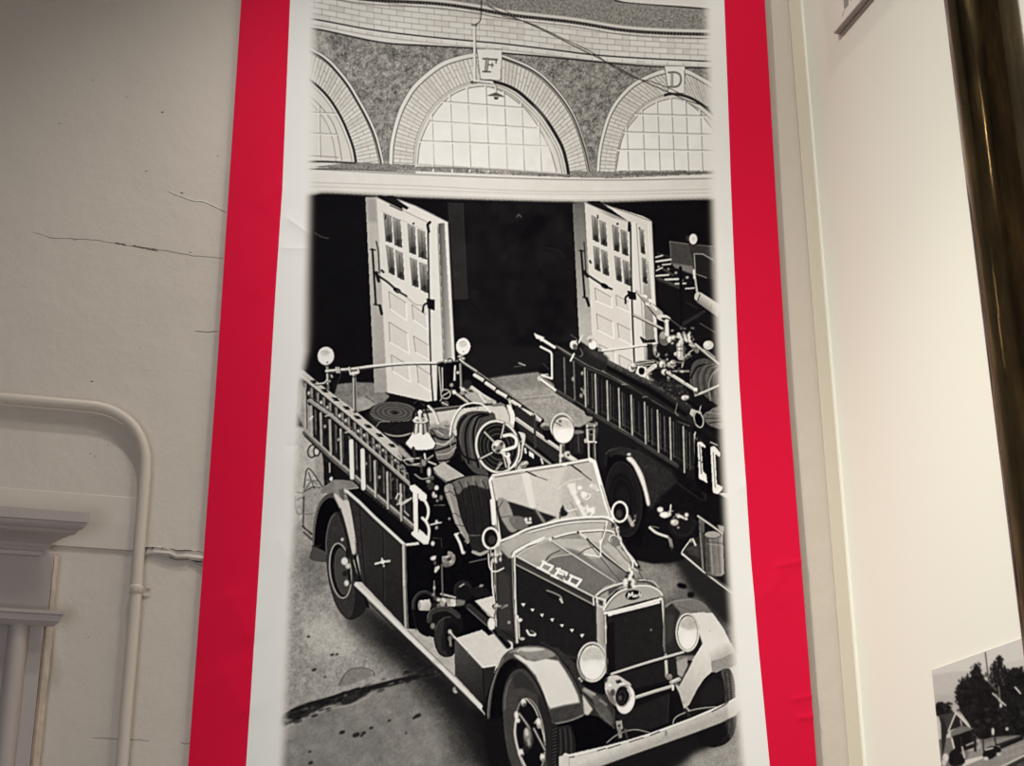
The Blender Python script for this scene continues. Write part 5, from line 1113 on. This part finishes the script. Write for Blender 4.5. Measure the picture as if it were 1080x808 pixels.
def tube(name,pts,r,m,parent=None,seg=20):
    P=np.array(pts,float); n=len(P); vs=[];fs=[]
    up=np.array([0,-1,0.])
    for i in range(n):
        t=nrm(P[min(i+1,n-1)]-P[max(i-1,0)]); a=nrm(np.cross(t,up)); b=np.cross(a,t)
        for k in range(seg):
            w=2*math.pi*k/seg; vs.append(P[i]+r*(math.cos(w)*a+math.sin(w)*b))
    for i in range(n-1):
        for k in range(seg): fs.append((i*seg+k,i*seg+(k+1)%seg,(i+1)*seg+(k+1)%seg,(i+1)*seg+k))
    fs.append(tuple(range(seg))); fs.append(tuple(range(n*seg-1,(n-1)*seg-1,-1)))
    return pymesh(name,vs,fs,m,parent,smooth=True)
def structure(o): o['kind']='structure'; return o
def empty(name,loc): 
    o=bpy.data.objects.new(name,None); o.location=loc; COL.objects.link(o); return o
def keep(o,parent):
    o.parent=parent; o.matrix_parent_inverse=mathutils.Matrix.Translation(-mathutils.Vector(parent.location)); return o
def thing(o,label,cat): o['label']=label; o['category']=cat; return o

XR=1.627    # the white wall on the right
ZT=4.75
# ---- room shell ----
structure(box('floor',-3.0,XR+.12,-4.6,.15,-.1,0,M_floor))
structure(box('ceiling',-3.0,XR+.12,-4.6,.15,ZT,ZT+.1,M_ceil))
wall=structure(box('wall_back',-3.0,XR+.12,0,.15,0,ZT,M_wall))
structure(box('wall_right',XR,XR+.12,-4.6,0,0,ZT,M_white))
structure(box('wall_front',-3.0,XR+.12,-4.72,-4.6,0,ZT,M_wall))
structure(box('wall_left',-3.1,-3.0,-4.6,.15,0,ZT,M_wall))
# corner bead and a thin white bead along the wall edge
b_=box('trim_1',at(895,808,1,0)[0],XR,-.007,0,0,ZT,M_strip,bevel=.0015); structure(b_)
structure(box('trim_2',XR-.0035,XR+.001,-.016,-.0072,0,ZT,M_white,bevel=.001))

# thicker plaster band over the door, its broken end, hairline cracks
zlo=at(100,579,1,0)[2]; zhi=at(100,521.5,1,0)[2]
xe=at(146,560,1,0)[0]
pl=extrude_x('plaster_band',[(0,zlo),(-.0052,zlo+.001),(-.005,zlo+.05),(-.002,zhi-.002),(0,zhi)],-3.0,xe,M_wallsm,wall)
def wpt(px,py,y=0): return at(px,py,1,y)
def ribbon(name,pts,wd,m,parent,y=-.0006,seed=0):
    r=random.Random(seed); vs=[];fs=[]
    P=[]
    for a,b in zip(pts[:-1],pts[1:]):
        for k in range(4): P.append((a[0]+(b[0]-a[0])*k/4+r.uniform(-.5,.5),a[1]+(b[1]-a[1])*k/4+r.uniform(-.45,.45)))
    P.append(pts[-1])
    n=len(P)
    for i,(x,yv) in enumerate(P):
        t=i/(n-1); w=wd*(.25+.75*math.sin(math.pi*min(1,max(0,t)))**.6)*r.uniform(.5,1.2)
        a=wpt(x,yv-w/2,y); b=wpt(x,yv+w/2,y); vs+= [a,b]
    for i in range(n-1): fs.append((2*i,2*i+1,2*i+3,2*i+2))
    # thickness towards the wall
    vs+= [np.array([v[0],-.0001,v[2]]) for v in vs]
    N=2*n
    for i in range(n-1):
        fs.append((2*i,2*i+2,2*i+2+N,2*i+N)); fs.append((2*i+1,2*i+1+N,2*i+3+N,2*i+3))
    return pymesh(name,vs,fs,m,parent)
T=lambda pts:[(20+x*220/1080,180+y*220/1080) for x,y in pts]
cr=[]
cr.append(ribbon('plaster_crack',T([(495,374),(530,380),(560,388)]),1.7,M_crack,wall,seed=1))
cr.append(ribbon('plaster_crack',T([(585,386),(640,400),(690,408),(722,418)]),1.6,M_crack,wall,seed=2))
cr.append(ribbon('plaster_crack',T([(70,318),(180,350),(290,352),(400,360),(500,374)]),.55,M_crackm,wall,seed=3))
cr.append(ribbon('plaster_crack',T([(560,388),(640,398),(760,412),(810,424),(900,440),(1000,446),(1062,458)]),.6,M_crackm,wall,seed=4))
cr.append(ribbon('plaster_crack',T([(775,104),(820,126),(890,150),(970,162),(1030,190),(1070,210)]),.8,M_white,wall,y=-.0016,seed=5))  # white paints in the light caught by this raised line
cr.append(ribbon('plaster_crack',[(205,500-151),(220,350),(230,349)],.8,M_crackm,wall,seed=6))
for i,(x,y,w) in enumerate([(190,203,3),(153,180,3),(62,130,1.6),(58,147,1.4),(97,84,1.5),(133,101,1.2),(170,118,2.5),(229,164,1.5),(200,266,2.2),(78,253,1.6),(99,440,0.1),(96,402,2.5),(95,478,1.5),(99,481,1.5),(113,469,1.2),(141,500,1),(106,572,1.6),(92,672,2),(63,697,1)]):
    ribbon('plaster_pit',[(x,y),(x+w,y+.4)],1.3,M_crack if i in (0,6,11) else M_crackm,wall,seed=20+i)
ribbon('plaster_crack',[(97,777.5),(115,779),(135,779.5),(158,781)],.7,M_crackm,wall,seed=8)
ribbon('plaster_crack',[(190,783),(203,785)],1,M_crackm,wall,seed=9)
# broken plaster strip between conduit and banner
def U(pts): return [(120+x*140/943,540+y*120/808) for x,y in pts]
top=U([(222,245),(260,248),(310,240),(380,258),(450,268),(520,266),(580,276),(650,282)])
bot=U([(222,312),(270,298),(330,300),(400,310),(450,330),(520,330),(580,345),(650,352)])
vs=[];fs=[]
for i,(a,b) in enumerate(zip(top,bot)):
    pr=[(0,0),(.15,.009),(.45,.0075),(.75,.0095),(1,.0065)]
    for t,d in pr: vs.append(wpt(a[0]+(b[0]-a[0])*t,a[1]+(b[1]-a[1])*t+((i*7)%3-1)*.5*(0<t<1),-d*(1+.25*((i*5)%4-1.5))))
for i in range(len(top)-1):
    for k in range(4): fs.append((i*5+k,i*5+k+1,(i+1)*5+k+1,(i+1)*5+k))
pymesh('plaster_patch',vs,fs,M_wallsm,wall)
ribbon('plaster_crack',U([(222,250),(300,250),(380,262),(450,274),(520,270),(600,282),(648,290)]),1.1,M_crack,wall,y=-.009,seed=11)
for x,y in ((235,254),(275,256),(345,257)): ribbon('plaster_pit',U([(x-9,y),(x+9,y)]),2.0,M_crack,wall,y=-.012,seed=int(x))
ribbon('plaster_crack',U([(560,345),(600,350),(648,345)]),1.6,M_crack,wall,y=-.004,seed=12)
ribbon('plaster_crack',U([(400,315),(440,332),(530,330)]),.8,M_crackm,wall,y=-.010,seed=13)
ribbon('plaster_crack',U([(530,392),(560,380),(570,365)]),.7,M_crackm,wall,seed=14); ribbon('plaster_crack',U([(228,312),(262,300),(272,322)]),.8,M_crackm,wall,seed=15)

# ---- door casing at lower left ----
door=structure(empty('door_1',(-.6,0,0)))
def dk(o): return keep(o,door)
def zat(px,py,y): return at(px,py,1,y)[2]
def xat(px,py,y): return at(px,py,1,y)[0]
DL=-1.25
yc=-.115
zc0=zat(90,540.3,yc); zc1=zat(90,550.8,yc); xcr=xat(94.6,545,yc)
zc2=zat(85,561,-.098); zc3=zat(68,576.5,-.05); zc4=zat(60,587.5,-.036)
prof=[(0,zc0+.004),(yc,zc0),(yc,zc1),(yc+.004,zc1-.002)]
for k in range(1,6):
    w=k/5*math.pi/2; prof.append((yc+.004+.013*(1-math.cos(w)),zc1-.002-(zc1-zc2-.004)*math.sin(w)))
prof+=[(yc+.02,zc2-.002),(yc+.024,zc2-.004)]
for k in range(1,7):
    t=k/6; prof.append((yc+.024+(.115-.024-.052)*t,zc2-.004-(zc2-zc3-.006)*(t**1.5)))
prof+=[(-.052,zc3-.002),(-.046,zc3-.006),(-.046,(zc3+zc4)/2),(-.040,(zc3+zc4)/2-.002),(-.038,zc4),(0,zc4)]
dk(extrude_x('cornice',prof,DL-.1,xcr,M_casing,mitre=True))
yf=-.030; xfr=xat(55.3,600,yf)
zn0=zat(40,643,-.075)
dk(box('frieze_board',DL,xfr,yf,0,zn0-.02,zc4+.01,M_casing,bevel=.001))
dk(box('edge_bead',xfr,xat(60.5,600,-.02),-.022,0,0,zc4+.005,M_caslight,bevel=.002))
yn=-.075; xnr=xat(68.3,645,yn); zn1=zat(60,655,-.05)
pn=[(0,zn0+.003),(yn,zn0),(yn,zn0-.006),(yn+.004,zn0-.008),(yn+.006,zn0-.018),(yn+.018,zn0-.026),(yn+.024,zn1),(0,zn1)]
dk(extrude_x('neck_moulding',pn,DL-.05,xnr,M_casing,mitre=True))
# pilaster: half-round shaft between flat fillets
yp=-.035
xa=xat(9.0,655,-.04); xb=xat(31.5,655,-.04); xc=xat(47,655,yp); xd=xat(57,655,-.02)
dk(box('pilaster_board',xa-.03,xc,yp,0,0,zn1+.004,M_casing,bevel=.0015))
dk(box('edge_bead',xc,xd,-.020,0,0,zn1+.002,M_caslight,bevel=.0025))
vs=[];fs=[];ns=18;rx=(xb-xa)/2;cx=(xa+xb)/2
for z in (0,zn1+.003):
    for k in range(ns+1):
        w=math.pi*k/ns; vs.append((cx-rx*math.cos(w),yp+.001-.026*math.sin(w),z))
for k in range(ns): fs.append((k,k+1,ns+1+k+1,ns+1+k))
dk(pymesh('half_round_shaft',vs,fs,M_casing,smooth=True))
dk(box('casing_board',DL,xa-.028,-.018,0,0,zn1+.004,M_casing)); 
dk(box('door_leaf',-1.15,xa-.10,-.03,0,0,1.93,M_casing,bevel=.004))

# ---- conduit ----
yp=-.0165; rp=.0107
cp=[(-60,414.5),(-20,418),(20,421.3),(60,424.8),(95,428),(106,429.6),(118,433.5),(129,439.5),(138.5,447.5),(146,458),(151,470),(153.4,483),(153.3,497),(152.4,512)]
q=Art.cat(None,cp,False,5); pts=[at(x,y,1,yp) for x,y in q]
xv=pts[-1][0]
for i,p in enumerate(pts):   # straight drop after the bend
    pass
z=pts[-1][2]
while z>.05:
    z-=.12; pts.append(np.array([xv+(.0015 if z<2.3 else 0),yp,max(z,.02)]))
pts=[np.array([pts[0][0]-1.6,yp,pts[0][2]+.02])]+pts
cond=tube('conduit_pipe',pts,rp,M_pipe)
thing(cond,'beige painted metal conduit bending down the plaster wall beside the red bordered banner','conduit')
cond['kind']='structure' if False else 'thing'; del cond['kind']
# strap clamp
cl=at(146,622,1,yp); zcl=cl[2]
vs=[];fs=[];ns=20
strap=empty('pipe_strap',(xv,0,zcl)); thing(strap,'small painted one-eared strap clamping the conduit to the wall','pipe strap')
for zz,rr in ((zcl-.008,rp+.0004),(zcl-.007,rp+.0022),(zcl-.001,rp+.0018),(zcl+.001,rp+.0026),(zcl+.007,rp+.0022),(zcl+.008,rp+.0004)):
    for k in range(ns+1):
        w=-.12*math.pi+1.24*math.pi*k/ns; vs.append((xv+.001-rr*math.cos(w),yp-rr*math.sin(w),zz))
for j in range(5):
    for k in range(ns): fs.append((j*(ns+1)+k,j*(ns+1)+k+1,(j+1)*(ns+1)+k+1,(j+1)*(ns+1)+k))
keep(pymesh('strap_band',vs,fs,M_pipe,smooth=True),strap)
ear=[];nse=12
ex0=xv+rp; ex1=xat(159,622,0)
outl=[(ex0-.004,zcl-.0085),(ex1-.006,zcl-.0085)]+[(ex1-.007+.007*math.sin(w),zcl-.0015-.007*math.cos(w)) for w in np.linspace(0,math.pi,nse)]+[(ex0+.004,zcl+.004),(ex0-.004,zcl+.0075)]
n=len(outl); vs=[(x,0,z) for x,z in outl]+[(x,-.003,z) for x,z in outl]
fs=[tuple(range(n)),tuple(range(2*n-1,n-1,-1))]+[(i,(i+1)%n,n+(i+1)%n,n+i) for i in range(n)]
keep(pymesh('strap_ear',vs,fs,M_pipe),strap)
sx,sz=xat(156.3,621.5,0),zat(156.3,621.5,0)
vs=[(sx,-.0062,sz)];fs=[]
for rr,yy in ((.0016,-.0062),(.0036,-.0052),(.0042,-.0025)):
    for k in range(14): vs.append((sx+rr*math.cos(2*math.pi*k/14),yy,sz+rr*math.sin(2*math.pi*k/14)))
for k in range(14):
    fs.append((0,1+k,1+(k+1)%14))
    for j in range(2): fs.append((1+14*j+k,1+14*(j+1)+k,1+14*(j+1)+(k+1)%14,1+14*j+(k+1)%14))
sc_=keep(pymesh('screw',vs,fs,M_pipe,smooth=True),strap)
pymesh('screw_slot',[(sx+.0014*math.cos(a),-.0064,sz+.0014*math.sin(a)) for a in np.linspace(0,2*math.pi,10)[:-1]],[tuple(range(9))],M_crack,sc_)
for o in strap.children:
    for c in o.children: c.matrix_parent_inverse=o.matrix_parent_inverse.copy() if False else mathutils.Matrix.Identity(4)

# ---- the banner ----
YB=-.016
rngb=np.random.RandomState(12)
WV=[(rngb.uniform(2,9),rngb.uniform(-6,6),rngb.uniform(0,6.28)) for _ in range(10)]
def crease(x,z,x0,z0,x1,z1,amp,w):
    dx,dz=x1-x0,z1-z0; L=math.hypot(dx,dz); t=((x-x0)*dx+(z-z0)*dz)/L/L; d=((x-x0)*dz-(z-z0)*dx)/L
    e=np.exp(-np.maximum(0,np.abs(t-.5)-.3)**2*40)
    return amp*e*np.exp(-np.abs(d)/w)
CR=[]
def pc(px0,py0,px1,py1,amp,w):
    a=at(px0,py0,1,YB); b=at(px1,py1,1,YB); CR.append((a[0],a[2],b[0],b[2],amp,w))
for c in [(300,228,330,250,.0016,.012),(296,262,328,262,.0012,.010),(270,220,300,190,.0010,.02),(262,320,300,250,.0012,.03),(240,620,262,680,.0022,.035),(232,700,262,760,.0020,.04),(290,560,312,610,.0010,.02),(300,470,320,470,-.0010,.012),
          (520,240,580,225,.0012,.02),(545,235,600,275,.0010,.02),(560,250,540,310,.0009,.02),(760,270,790,330,.0008,.02),(775,520,800,500,.0010,.02),(795,640,830,600,.0012,.02),(815,598,852,592,.0018,.006),(832,738,860,734,.0016,.005),(838,758,862,756,.0020,.005),
          (700,200,760,120,.0006,.03),(330,300,420,260,.0006,.02),(600,300,700,330,.0005,.03),(815,640,835,620,.0010,.02)]: pc(*c)
def surf(x,z):
    y=np.full(np.broadcast(x,z).shape,YB)
    for a,b,p in WV: y=y+.00022*np.sin(a*x*1.7+b*z*1.3+p)
    for c in CR: y=y-1.5*crease(x,z,*c)
    # the right hand edge curls gently forward
    y=y-.010*np.clip((x-1.36)/.16,0,1.1)**2*(.6+.4*np.clip((z-2)/1.9,0,1))+.002*np.clip((.34-x)/.1,0,1)
    return np.minimum(y,-.006)
ZB0,ZB1=1.72,4.10
def xedge(tab,y=YB):
    P=np.array([at(px,py,1,y) for px,py in tab]); o=np.argsort(P[:,2]); zz,xx=P[o,2],P[o,0]
    return lambda z: np.interp(z,zz,xx)
eLo=xedge([(254.6,0),(228,404),(198.5,808)]); eLi=xedge([(306,0),(297.7,200),(291,300),(285,404),(272.5,608),(259.5,808)])
eRi=xedge([(763.5,0),(771,200),(779.5,400),(792,590),(800.5,690),(811.5,808)]); eRo=xedge([(806,0),(819,215),(831,404),(846,600),(862,808)],-.024)
ban=empty('banner',(.89,0,ZB0)); thing(ban,'tall hanging vinyl banner with red side borders and a black and white fire engine photograph','banner')
def gridmesh(name,X,Y,Zv,col,mask,m,parent,label=None):
    """sheet of quads (rows x cols); mask picks the quads that belong to this part"""
    h,w=X.shape; idx=np.arange(h*w).reshape(h,w)
    q=np.stack([idx[:-1,:-1],idx[:-1,1:],idx[1:,1:],idx[1:,:-1]],-1)[mask]
    used,inv=np.unique(q.ravel(),return_inverse=True); nq=len(q)
    me=bpy.data.meshes.new(name); me.vertices.add(len(used)); me.loops.add(nq*4); me.polygons.add(nq)
    co=np.stack([X.ravel()[used],Y.ravel()[used],Zv.ravel()[used]],1).astype(np.float32)
    me.vertices.foreach_set('co',co.ravel()); me.loops.foreach_set('vertex_index',inv.astype(np.int32))
    me.polygons.foreach_set('loop_start',np.arange(0,nq*4,4,dtype=np.int32)); 
    try: me.polygons.foreach_set('loop_total',np.full(nq,4,np.int32))
    except Exception: pass
    if col is not None:
        at_=me.color_attributes.new('ink','FLOAT_COLOR','POINT')
        at_.data.foreach_set('color',col.reshape(-1,4)[used].astype(np.float32).ravel())
    me.update(calc_edges=True); me.validate()
    o=link(name,me,None,m,smooth=True)
    if parent: keep(o,parent)
    if label: o['label']=label
    return o
def ink(g,paper=236.0,white=.80):
    g=g-11*np.exp(-((g-58)/38.0)**2)
    v=np.clip(g-4+4*np.clip(g/200,0,1),0,255)/255.0; l=((v+.055)/1.055)**2.4; l=np.where(v<.04,v/12.92,l); a=1.18*l*(1-.25*l**1.6)*(white/.80)
    c=np.empty(g.shape+(4,),np.float32)
    w=np.clip((g-205)/28,0,1)   # the ink is warm, the bare vinyl a neutral white
    c[...,0]=a*(1.0-.035*w)+.0005; c[...,1]=a*(.970-.003*w)+.0003; c[...,2]=a*(.930+.035*w)+.0018; c[...,3]=1
    return c
def bil(G,x,y):
    x=np.clip(x,0,G.shape[1]-1.001); y=np.clip(y,0,G.shape[0]-1.001); xi=x.astype(int); yi=y.astype(int); fx=x-xi; fy=y-yi
    return (G[yi,xi]*(1-fx)+G[yi,xi+1]*fx)*(1-fy)+(G[yi+1,xi]*(1-fx)+G[yi+1,xi+1]*fx)*fy
SA=2
ART=Art(280,-30,800,900,SA)
facade(ART); doorway(ART); yard(ART); ground(ART); door_leaf_print(ART,False); door_leaf_print(ART,True); engine2(ART); engine1_rear(ART); engine1_deck(ART); engine1_front(ART)
GA,LA=fade(ART)
nc,nr=800,1420
zr=np.linspace(ZB0,ZB1,nr)[:,None]; u=np.linspace(0,1,nc)[None,:]
X=eLi(zr)+(eRi(zr)-eLi(zr))*u; Zg=np.repeat(zr,nc,1); Yg=surf(X,Zg)
px,py=proj(np.stack([X,np.full_like(X,YB),Zg],-1))
ax=(px-280)*SA-.5; ay=(py+30)*SA-.5
g=bil(GA,ax,ay)
# beyond the photographed stretch the sheet runs on as plain white vinyl
out=np.clip((py-852)/30,0,1)+np.clip((-8-py)/15,0,1); g=g+(236-g)*np.clip(out,0,1)
lab=LA[np.clip(ay+.5,0,LA.shape[0]-1).astype(int),np.clip(ax+.5,0,LA.shape[1]-1).astype(int)]
lab=np.where((px<281)|(px>799)|(out>.5),99,lab)
colr=ink(g)
L=lab[:-1,:-1]
pr=gridmesh('photograph_print',X,Yg,Zg,colr,(L==99)|(L==0)|(L==1)|(L==2),M_ink,ban,'printed black and white photograph of a fire station yard on white vinyl')
for nm,ids,lb in (('printed_fire_engine',(3,),'printed open cab fire engine with bell and white letters on its bonnet'),('printed_ladder_truck',(4,),'printed ladder truck with long dark hose on top'),
    ('printed_door',(5,),'printed panelled door behind the front engine'),('printed_door',(6,),'printed panelled door behind the ladder truck'),('printed_vehicle',(7,),'printed dim vehicle inside the garage')):
    o=gridmesh(nm,X,Yg,Zg,colr,np.isin(L,ids),M_ink,None,lb)
    o.parent=pr
for lo,hi,nm in ((eLo,eLi,'red_border'),(eRi,eRo,'red_border')):
    zz=np.linspace(ZB0,ZB1,600)[:,None]; uu=np.linspace(0,1,32)[None,:]; Xb=lo(zz)+(hi(zz)-lo(zz))*uu; Zb=np.repeat(zz,32,1)
    gridmesh(nm,Xb,surf(Xb,Zb),Zb,None,np.ones((599,31),bool),M_red,ban)
# hems and the rod the sheet hangs from
xl,xr2=float(eLo(ZB1)),float(eRo(ZB1))
keep(tube('hanging_rod',[(xl-.03,-.012,ZB1+.004),(xr2+.03,-.012,ZB1+.004)],.011,M_steel),ban)

# ---- pictures on the right wall ----
def raster_photo():
    A=Art(975,660,1100,836,4); A.G[:]=200; A.t=(970,660,110/601.0)
    A.poly([(60,260),(700,40),(700,900),(60,900)],206,n=4,nt='b')
    A.poly([(60,280),(300,255),(700,170),(700,900),(60,900)],196,n=6,nt='b'); A.poly([(60,290),(200,265),(300,270),(400,330),(260,400),(60,420)],186,soft=2,n=8)
    A.poly([(80,400),(200,395),(260,380),(240,520),(80,520)],176,soft=2,n=14)
    A.poly([(80,660),(700,560),(700,900),(80,900)],110,n=14)
    A.poly([(290,700),(480,650),(700,620),(700,900),(250,900)],135,n=16)
    def tree(pts,v,n=26,soft=.25): A.cpoly(pts,v,n=n,nt='m',soft=soft)
    tree([(95,450),(130,440),(150,460),(180,480),(190,510),(100,520)],35)
    tree([(215,380),(235,330),(245,290),(258,330),(275,272),(290,310),(310,245),(330,225),(350,260),(365,310),(400,320),(420,300),(420,230),(432,200),(445,280),(452,180),(462,175),(475,250),(490,230),(510,265),(540,240),(580,255),(620,270),(700,230),(700,620),(560,630),(440,640),(340,650),(280,560),(230,480)],34,n=34,soft=.35)
    r=np.random.RandomState(8)
    for k in range(160):
        x=225+r.rand()*420;y=260+r.rand()*350; A.ell(x,y,4+12*r.rand(),4+10*r.rand(),r.choice([18,26,40,58,74]),soft=.4,a=.6)
    for k in range(40):
        x=410+r.rand()*90;y=210+r.rand()*130; A.ell(x,y,3+5*r.rand(),5+8*r.rand(),r.choice([60,110,150]),soft=.4,a=.6)
    ol=A.cat([(215,440),(215,380),(235,330),(258,320),(290,310),(330,225),(365,310),(410,320),(425,230),(445,280),(457,180),(475,250),(510,265),(580,255),(620,270),(690,240)])
    for k in range(330):
        q=ol[r.randint(len(ol))]; A.ell(q[0]+r.randn()*9,q[1]+r.randn()*12+4,2+6*r.rand(),3+7*r.rand(),r.choice([24,34,50,36]),soft=.25,a=.9)
    for k in range(60):
        A.ell(100+85*r.rand(),445+60*r.rand(),3+7*r.rand(),3+6*r.rand(),r.choice([24,40,60]),soft=.3)
    A.line([(378,155),(398,320)],7,70); A.line([(455,350),(465,440)],7,150,a=.8)
    A.line([(420,390),(495,460)],8,225); A.line([(440,400),(470,445)],14,160,n=60,a=.7); A.line([(550,355),(580,390)],9,225); A.ell(468,460,8,12,230,soft=.4); A.line([(395,320),(440,370)],14,120,n=50,a=.6)
    A.poly([(105,515),(205,500),(170,610),(130,660),(120,560)],70,n=10); A.poly([(120,540),(130,520),(160,600),(140,720),(130,760)],50)
    A.poly([(170,605),(207,505),(285,590),(240,580)],45); A.line([(165,608),(208,503),(300,598)],8,225); A.line([(235,545),(242,575)],6,210)
    A.poly([(178,610),(240,575),(315,592),(180,642)],110,n=10); A.poly([(185,640),(310,595),(318,700),(200,740)],30); A.line([(185,650),(198,705)],10,225); A.line([(235,640),(245,720)],7,60); A.line([(300,610),(310,690)],7,60); A.line([(270,690),(340,660),(345,700),(280,720)],10,170,n=30)
    A.line([(365,650),(368,720)],8,50); A.line([(430,630),(440,690)],8,50); A.line([(318,640),(320,720)],14,40); A.ell(422,610,8,22,225,soft=.4); A.ell(503,595,9,10,215,soft=.4)
    A.poly([(460,690),(600,640),(600,655),(470,710)],30,n=10); A.line([(440,690),(700,600)],10,40)
    A.cpoly([(365,750),(375,715),(410,695),(455,700),(470,720),(440,750),(400,770)],28); A.line([(380,715),(420,705)],10,200,soft=.4); A.ell(382,765,14,10,220,soft=.4); A.ell(455,740,14,10,190,soft=.4)
    A.poly([(240,780),(360,750),(365,765),(250,812)],215); A.line([(480,720),(700,650)],5,170,a=.7); A.line([(480,760),(620,720)],5,170,a=.6)
    for x in (470,500,540,580): A.line([(x,720-x*.02),(x+4,770)],3,180,a=.6)
    A.cpoly([(170,740),(200,715),(240,740),(260,790),(200,810),(170,790)],30,n=20); A.line([(245,700),(258,760)],10,200,soft=.4); A.ell(150,760,18,24,215,soft=.8,n=40); A.ell(140,790,14,18,200,soft=.8)
    A.poly([(460,830),(600,755),(620,770),(520,840)],60); A.line([(430,830),(610,745)],7,220)
    A.poly([(560,800),(640,770),(640,840),(560,840)],90,n=30)
    return A
AP=raster_photo(); GP=np.clip(AP.blur(AP.G,2)+AP.Nf*4,8,245)
P0=at(984.3,707.2,0,XR); ytop=P0[1]; ztop=P0[2]
pw,ph=.40,.30; n1,n2=420,330
GP=GP*1.0
yy=ytop-np.linspace(0,pw,n1)[None,:].repeat(n2,0); zz=(ztop-np.linspace(0,ph,n2))[:,None].repeat(n1,1)
XX=np.full_like(yy,XR-.0035)
px,py=proj(np.stack([XX,yy,zz],-1)); gp=bil(GP,(px-975)*4-.5,(py-660)*4-.5)
gp=np.where((py>834)|(px>1098),120,gp)
pp=empty('photograph',(XR,ytop-pw/2,ztop-ph)); thing(pp,'small unframed black and white photograph of a house and dark trees on the white wall','photograph')
gridmesh('printed_face',XX,yy,zz,ink(gp,236,.78),np.ones((n2-1,n1-1),bool),M_paper,pp)
keep(box('backing_board',XR-.0033,XR+.0004,ytop-pw,ytop,ztop-ph,ztop,M_board),pp)
# mounted board at the top
F0=at(888.6,38.6,0,XR); bd=.020
fy,fz=F0[1],F0[2]
fb=empty('mounted_board',(XR,fy-.2,fz)); thing(fb,'white mounted picture board with a dark lower edge high on the white wall','picture board')
x1=XR-bd
keep(box('board_face',x1-.003,x1,fy-.42,fy+.0,fz+.006,fz+.60,M_board),fb)
keep(box('lower_edge',x1-.001,XR-.009,fy-.42,fy+.0,fz+.004,fz+.0060,M_bedge),fb)
keep(box('frame_core',XR-.008,XR-.0005,fy-.42,fy-.002,fz,fz+.59,M_bedge),fb)
keep(box('shadow_gap',XR-.010,XR-.008,fy-.415,fy-.004,fz+.008,fz+.58,M_crack),fb)  # dark box standing in for the shade inside the gap
def W2(x,y): return at(860+x*80/1077,y*60/808,0,x1-.0034)
mk=[(398,-120),(470,-120),(470,20),(466,75),(440,105),(412,135),(402,80)]
keep(pymesh('printed_emblem',[W2(*p) for p in mk],[tuple(range(len(mk)))],M_mark),fb)
mk=[(405,140),(412,140),(396,200),(388,232),(376,225),(392,190)]
keep(pymesh('printed_emblem',[W2(*p) for p in mk],[tuple(range(len(mk)))],M_mark),fb)
mk=[(500,-60),(530,-60),(520,0),(508,14),(500,5)]
keep(pymesh('printed_emblem',[W2(*p) for p in mk],[tuple(range(len(mk)))],M_mark),fb)

# ---- brass pole ----
dep=1.69; c0=ray(1034.5,0)/FOC*dep+CAM
# axis through the middle of the two traced edges
rP=.0381
pts=[(c0[0],c0[1],z) for z in np.linspace(0.0,ZT,60)]
pole=tube('fire_pole',pts,rP,M_brass,seg=64)
thing(pole,'tarnished brass sliding pole standing in front of the white wall','fire pole')

# small hanging lamps behind the camera; the polished pole mirrors them
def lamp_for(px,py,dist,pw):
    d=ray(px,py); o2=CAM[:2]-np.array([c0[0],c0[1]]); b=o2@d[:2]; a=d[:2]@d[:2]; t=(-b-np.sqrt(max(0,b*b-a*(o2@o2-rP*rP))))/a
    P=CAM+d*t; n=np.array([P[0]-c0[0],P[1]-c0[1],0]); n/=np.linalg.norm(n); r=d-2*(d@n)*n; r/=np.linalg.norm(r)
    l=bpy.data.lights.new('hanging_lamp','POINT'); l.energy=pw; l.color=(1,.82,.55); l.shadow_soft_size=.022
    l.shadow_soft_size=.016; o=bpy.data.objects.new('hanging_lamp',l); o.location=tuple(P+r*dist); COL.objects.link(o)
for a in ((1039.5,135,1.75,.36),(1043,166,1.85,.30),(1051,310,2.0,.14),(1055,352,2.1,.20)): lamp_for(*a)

# ---- camera ----
cd=bpy.data.cameras.new('camera'); co=bpy.data.objects.new('camera',cd); COL.objects.link(co)
cd.sensor_width=36; cd.sensor_fit='HORIZONTAL'; cd.lens=FOC/1080*36; cd.clip_start=.02
def w_of(c): return mathutils.Vector((float(c@AX),float(c@AY),float(c@AZ)))
rx_,ry_,rz_=w_of(np.array([1.,0,0])),w_of(np.array([0,-1.,0])),w_of(np.array([0,0,-1.]))
mw=mathutils.Matrix((( rx_[0],ry_[0],rz_[0],CAM[0]),(rx_[1],ry_[1],rz_[1],CAM[1]),(rx_[2],ry_[2],rz_[2],CAM[2]),(0,0,0,1)))
co.matrix_world=mw; scene.camera=co

# ---- light ----
w=bpy.data.worlds.new('world'); scene.world=w; w.use_nodes=True
w.node_tree.nodes['Background'].inputs[0].default_value=(.80,.86,1.0,1); w.node_tree.nodes['Background'].inputs[1].default_value=WORLD
def aim(o,t): o.rotation_euler=(mathutils.Vector(t)-o.location).to_track_quat('-Z','Y').to_euler()
def spot(name,loc,tgt,pw,col,ang,size,blend=1.0):
    l=bpy.data.lights.new(name,'SPOT'); l.energy=pw; l.color=col; l.spot_size=math.radians(ang); l.spot_blend=blend; l.shadow_soft_size=size
    o=bpy.data.objects.new(name,l); o.location=loc; COL.objects.link(o); aim(o,tgt); return o
def area(name,loc,tgt,pw,col,sx,sy):
    l=bpy.data.lights.new(name,'AREA'); l.energy=pw; l.color=col; l.shape='RECTANGLE'; l.size=sx; l.size_y=sy
    o=bpy.data.objects.new(name,l); o.location=loc; COL.objects.link(o); aim(o,tgt); return o
for a in LIGHTS: (spot if a[0]=='s' else area)(*a[1:])
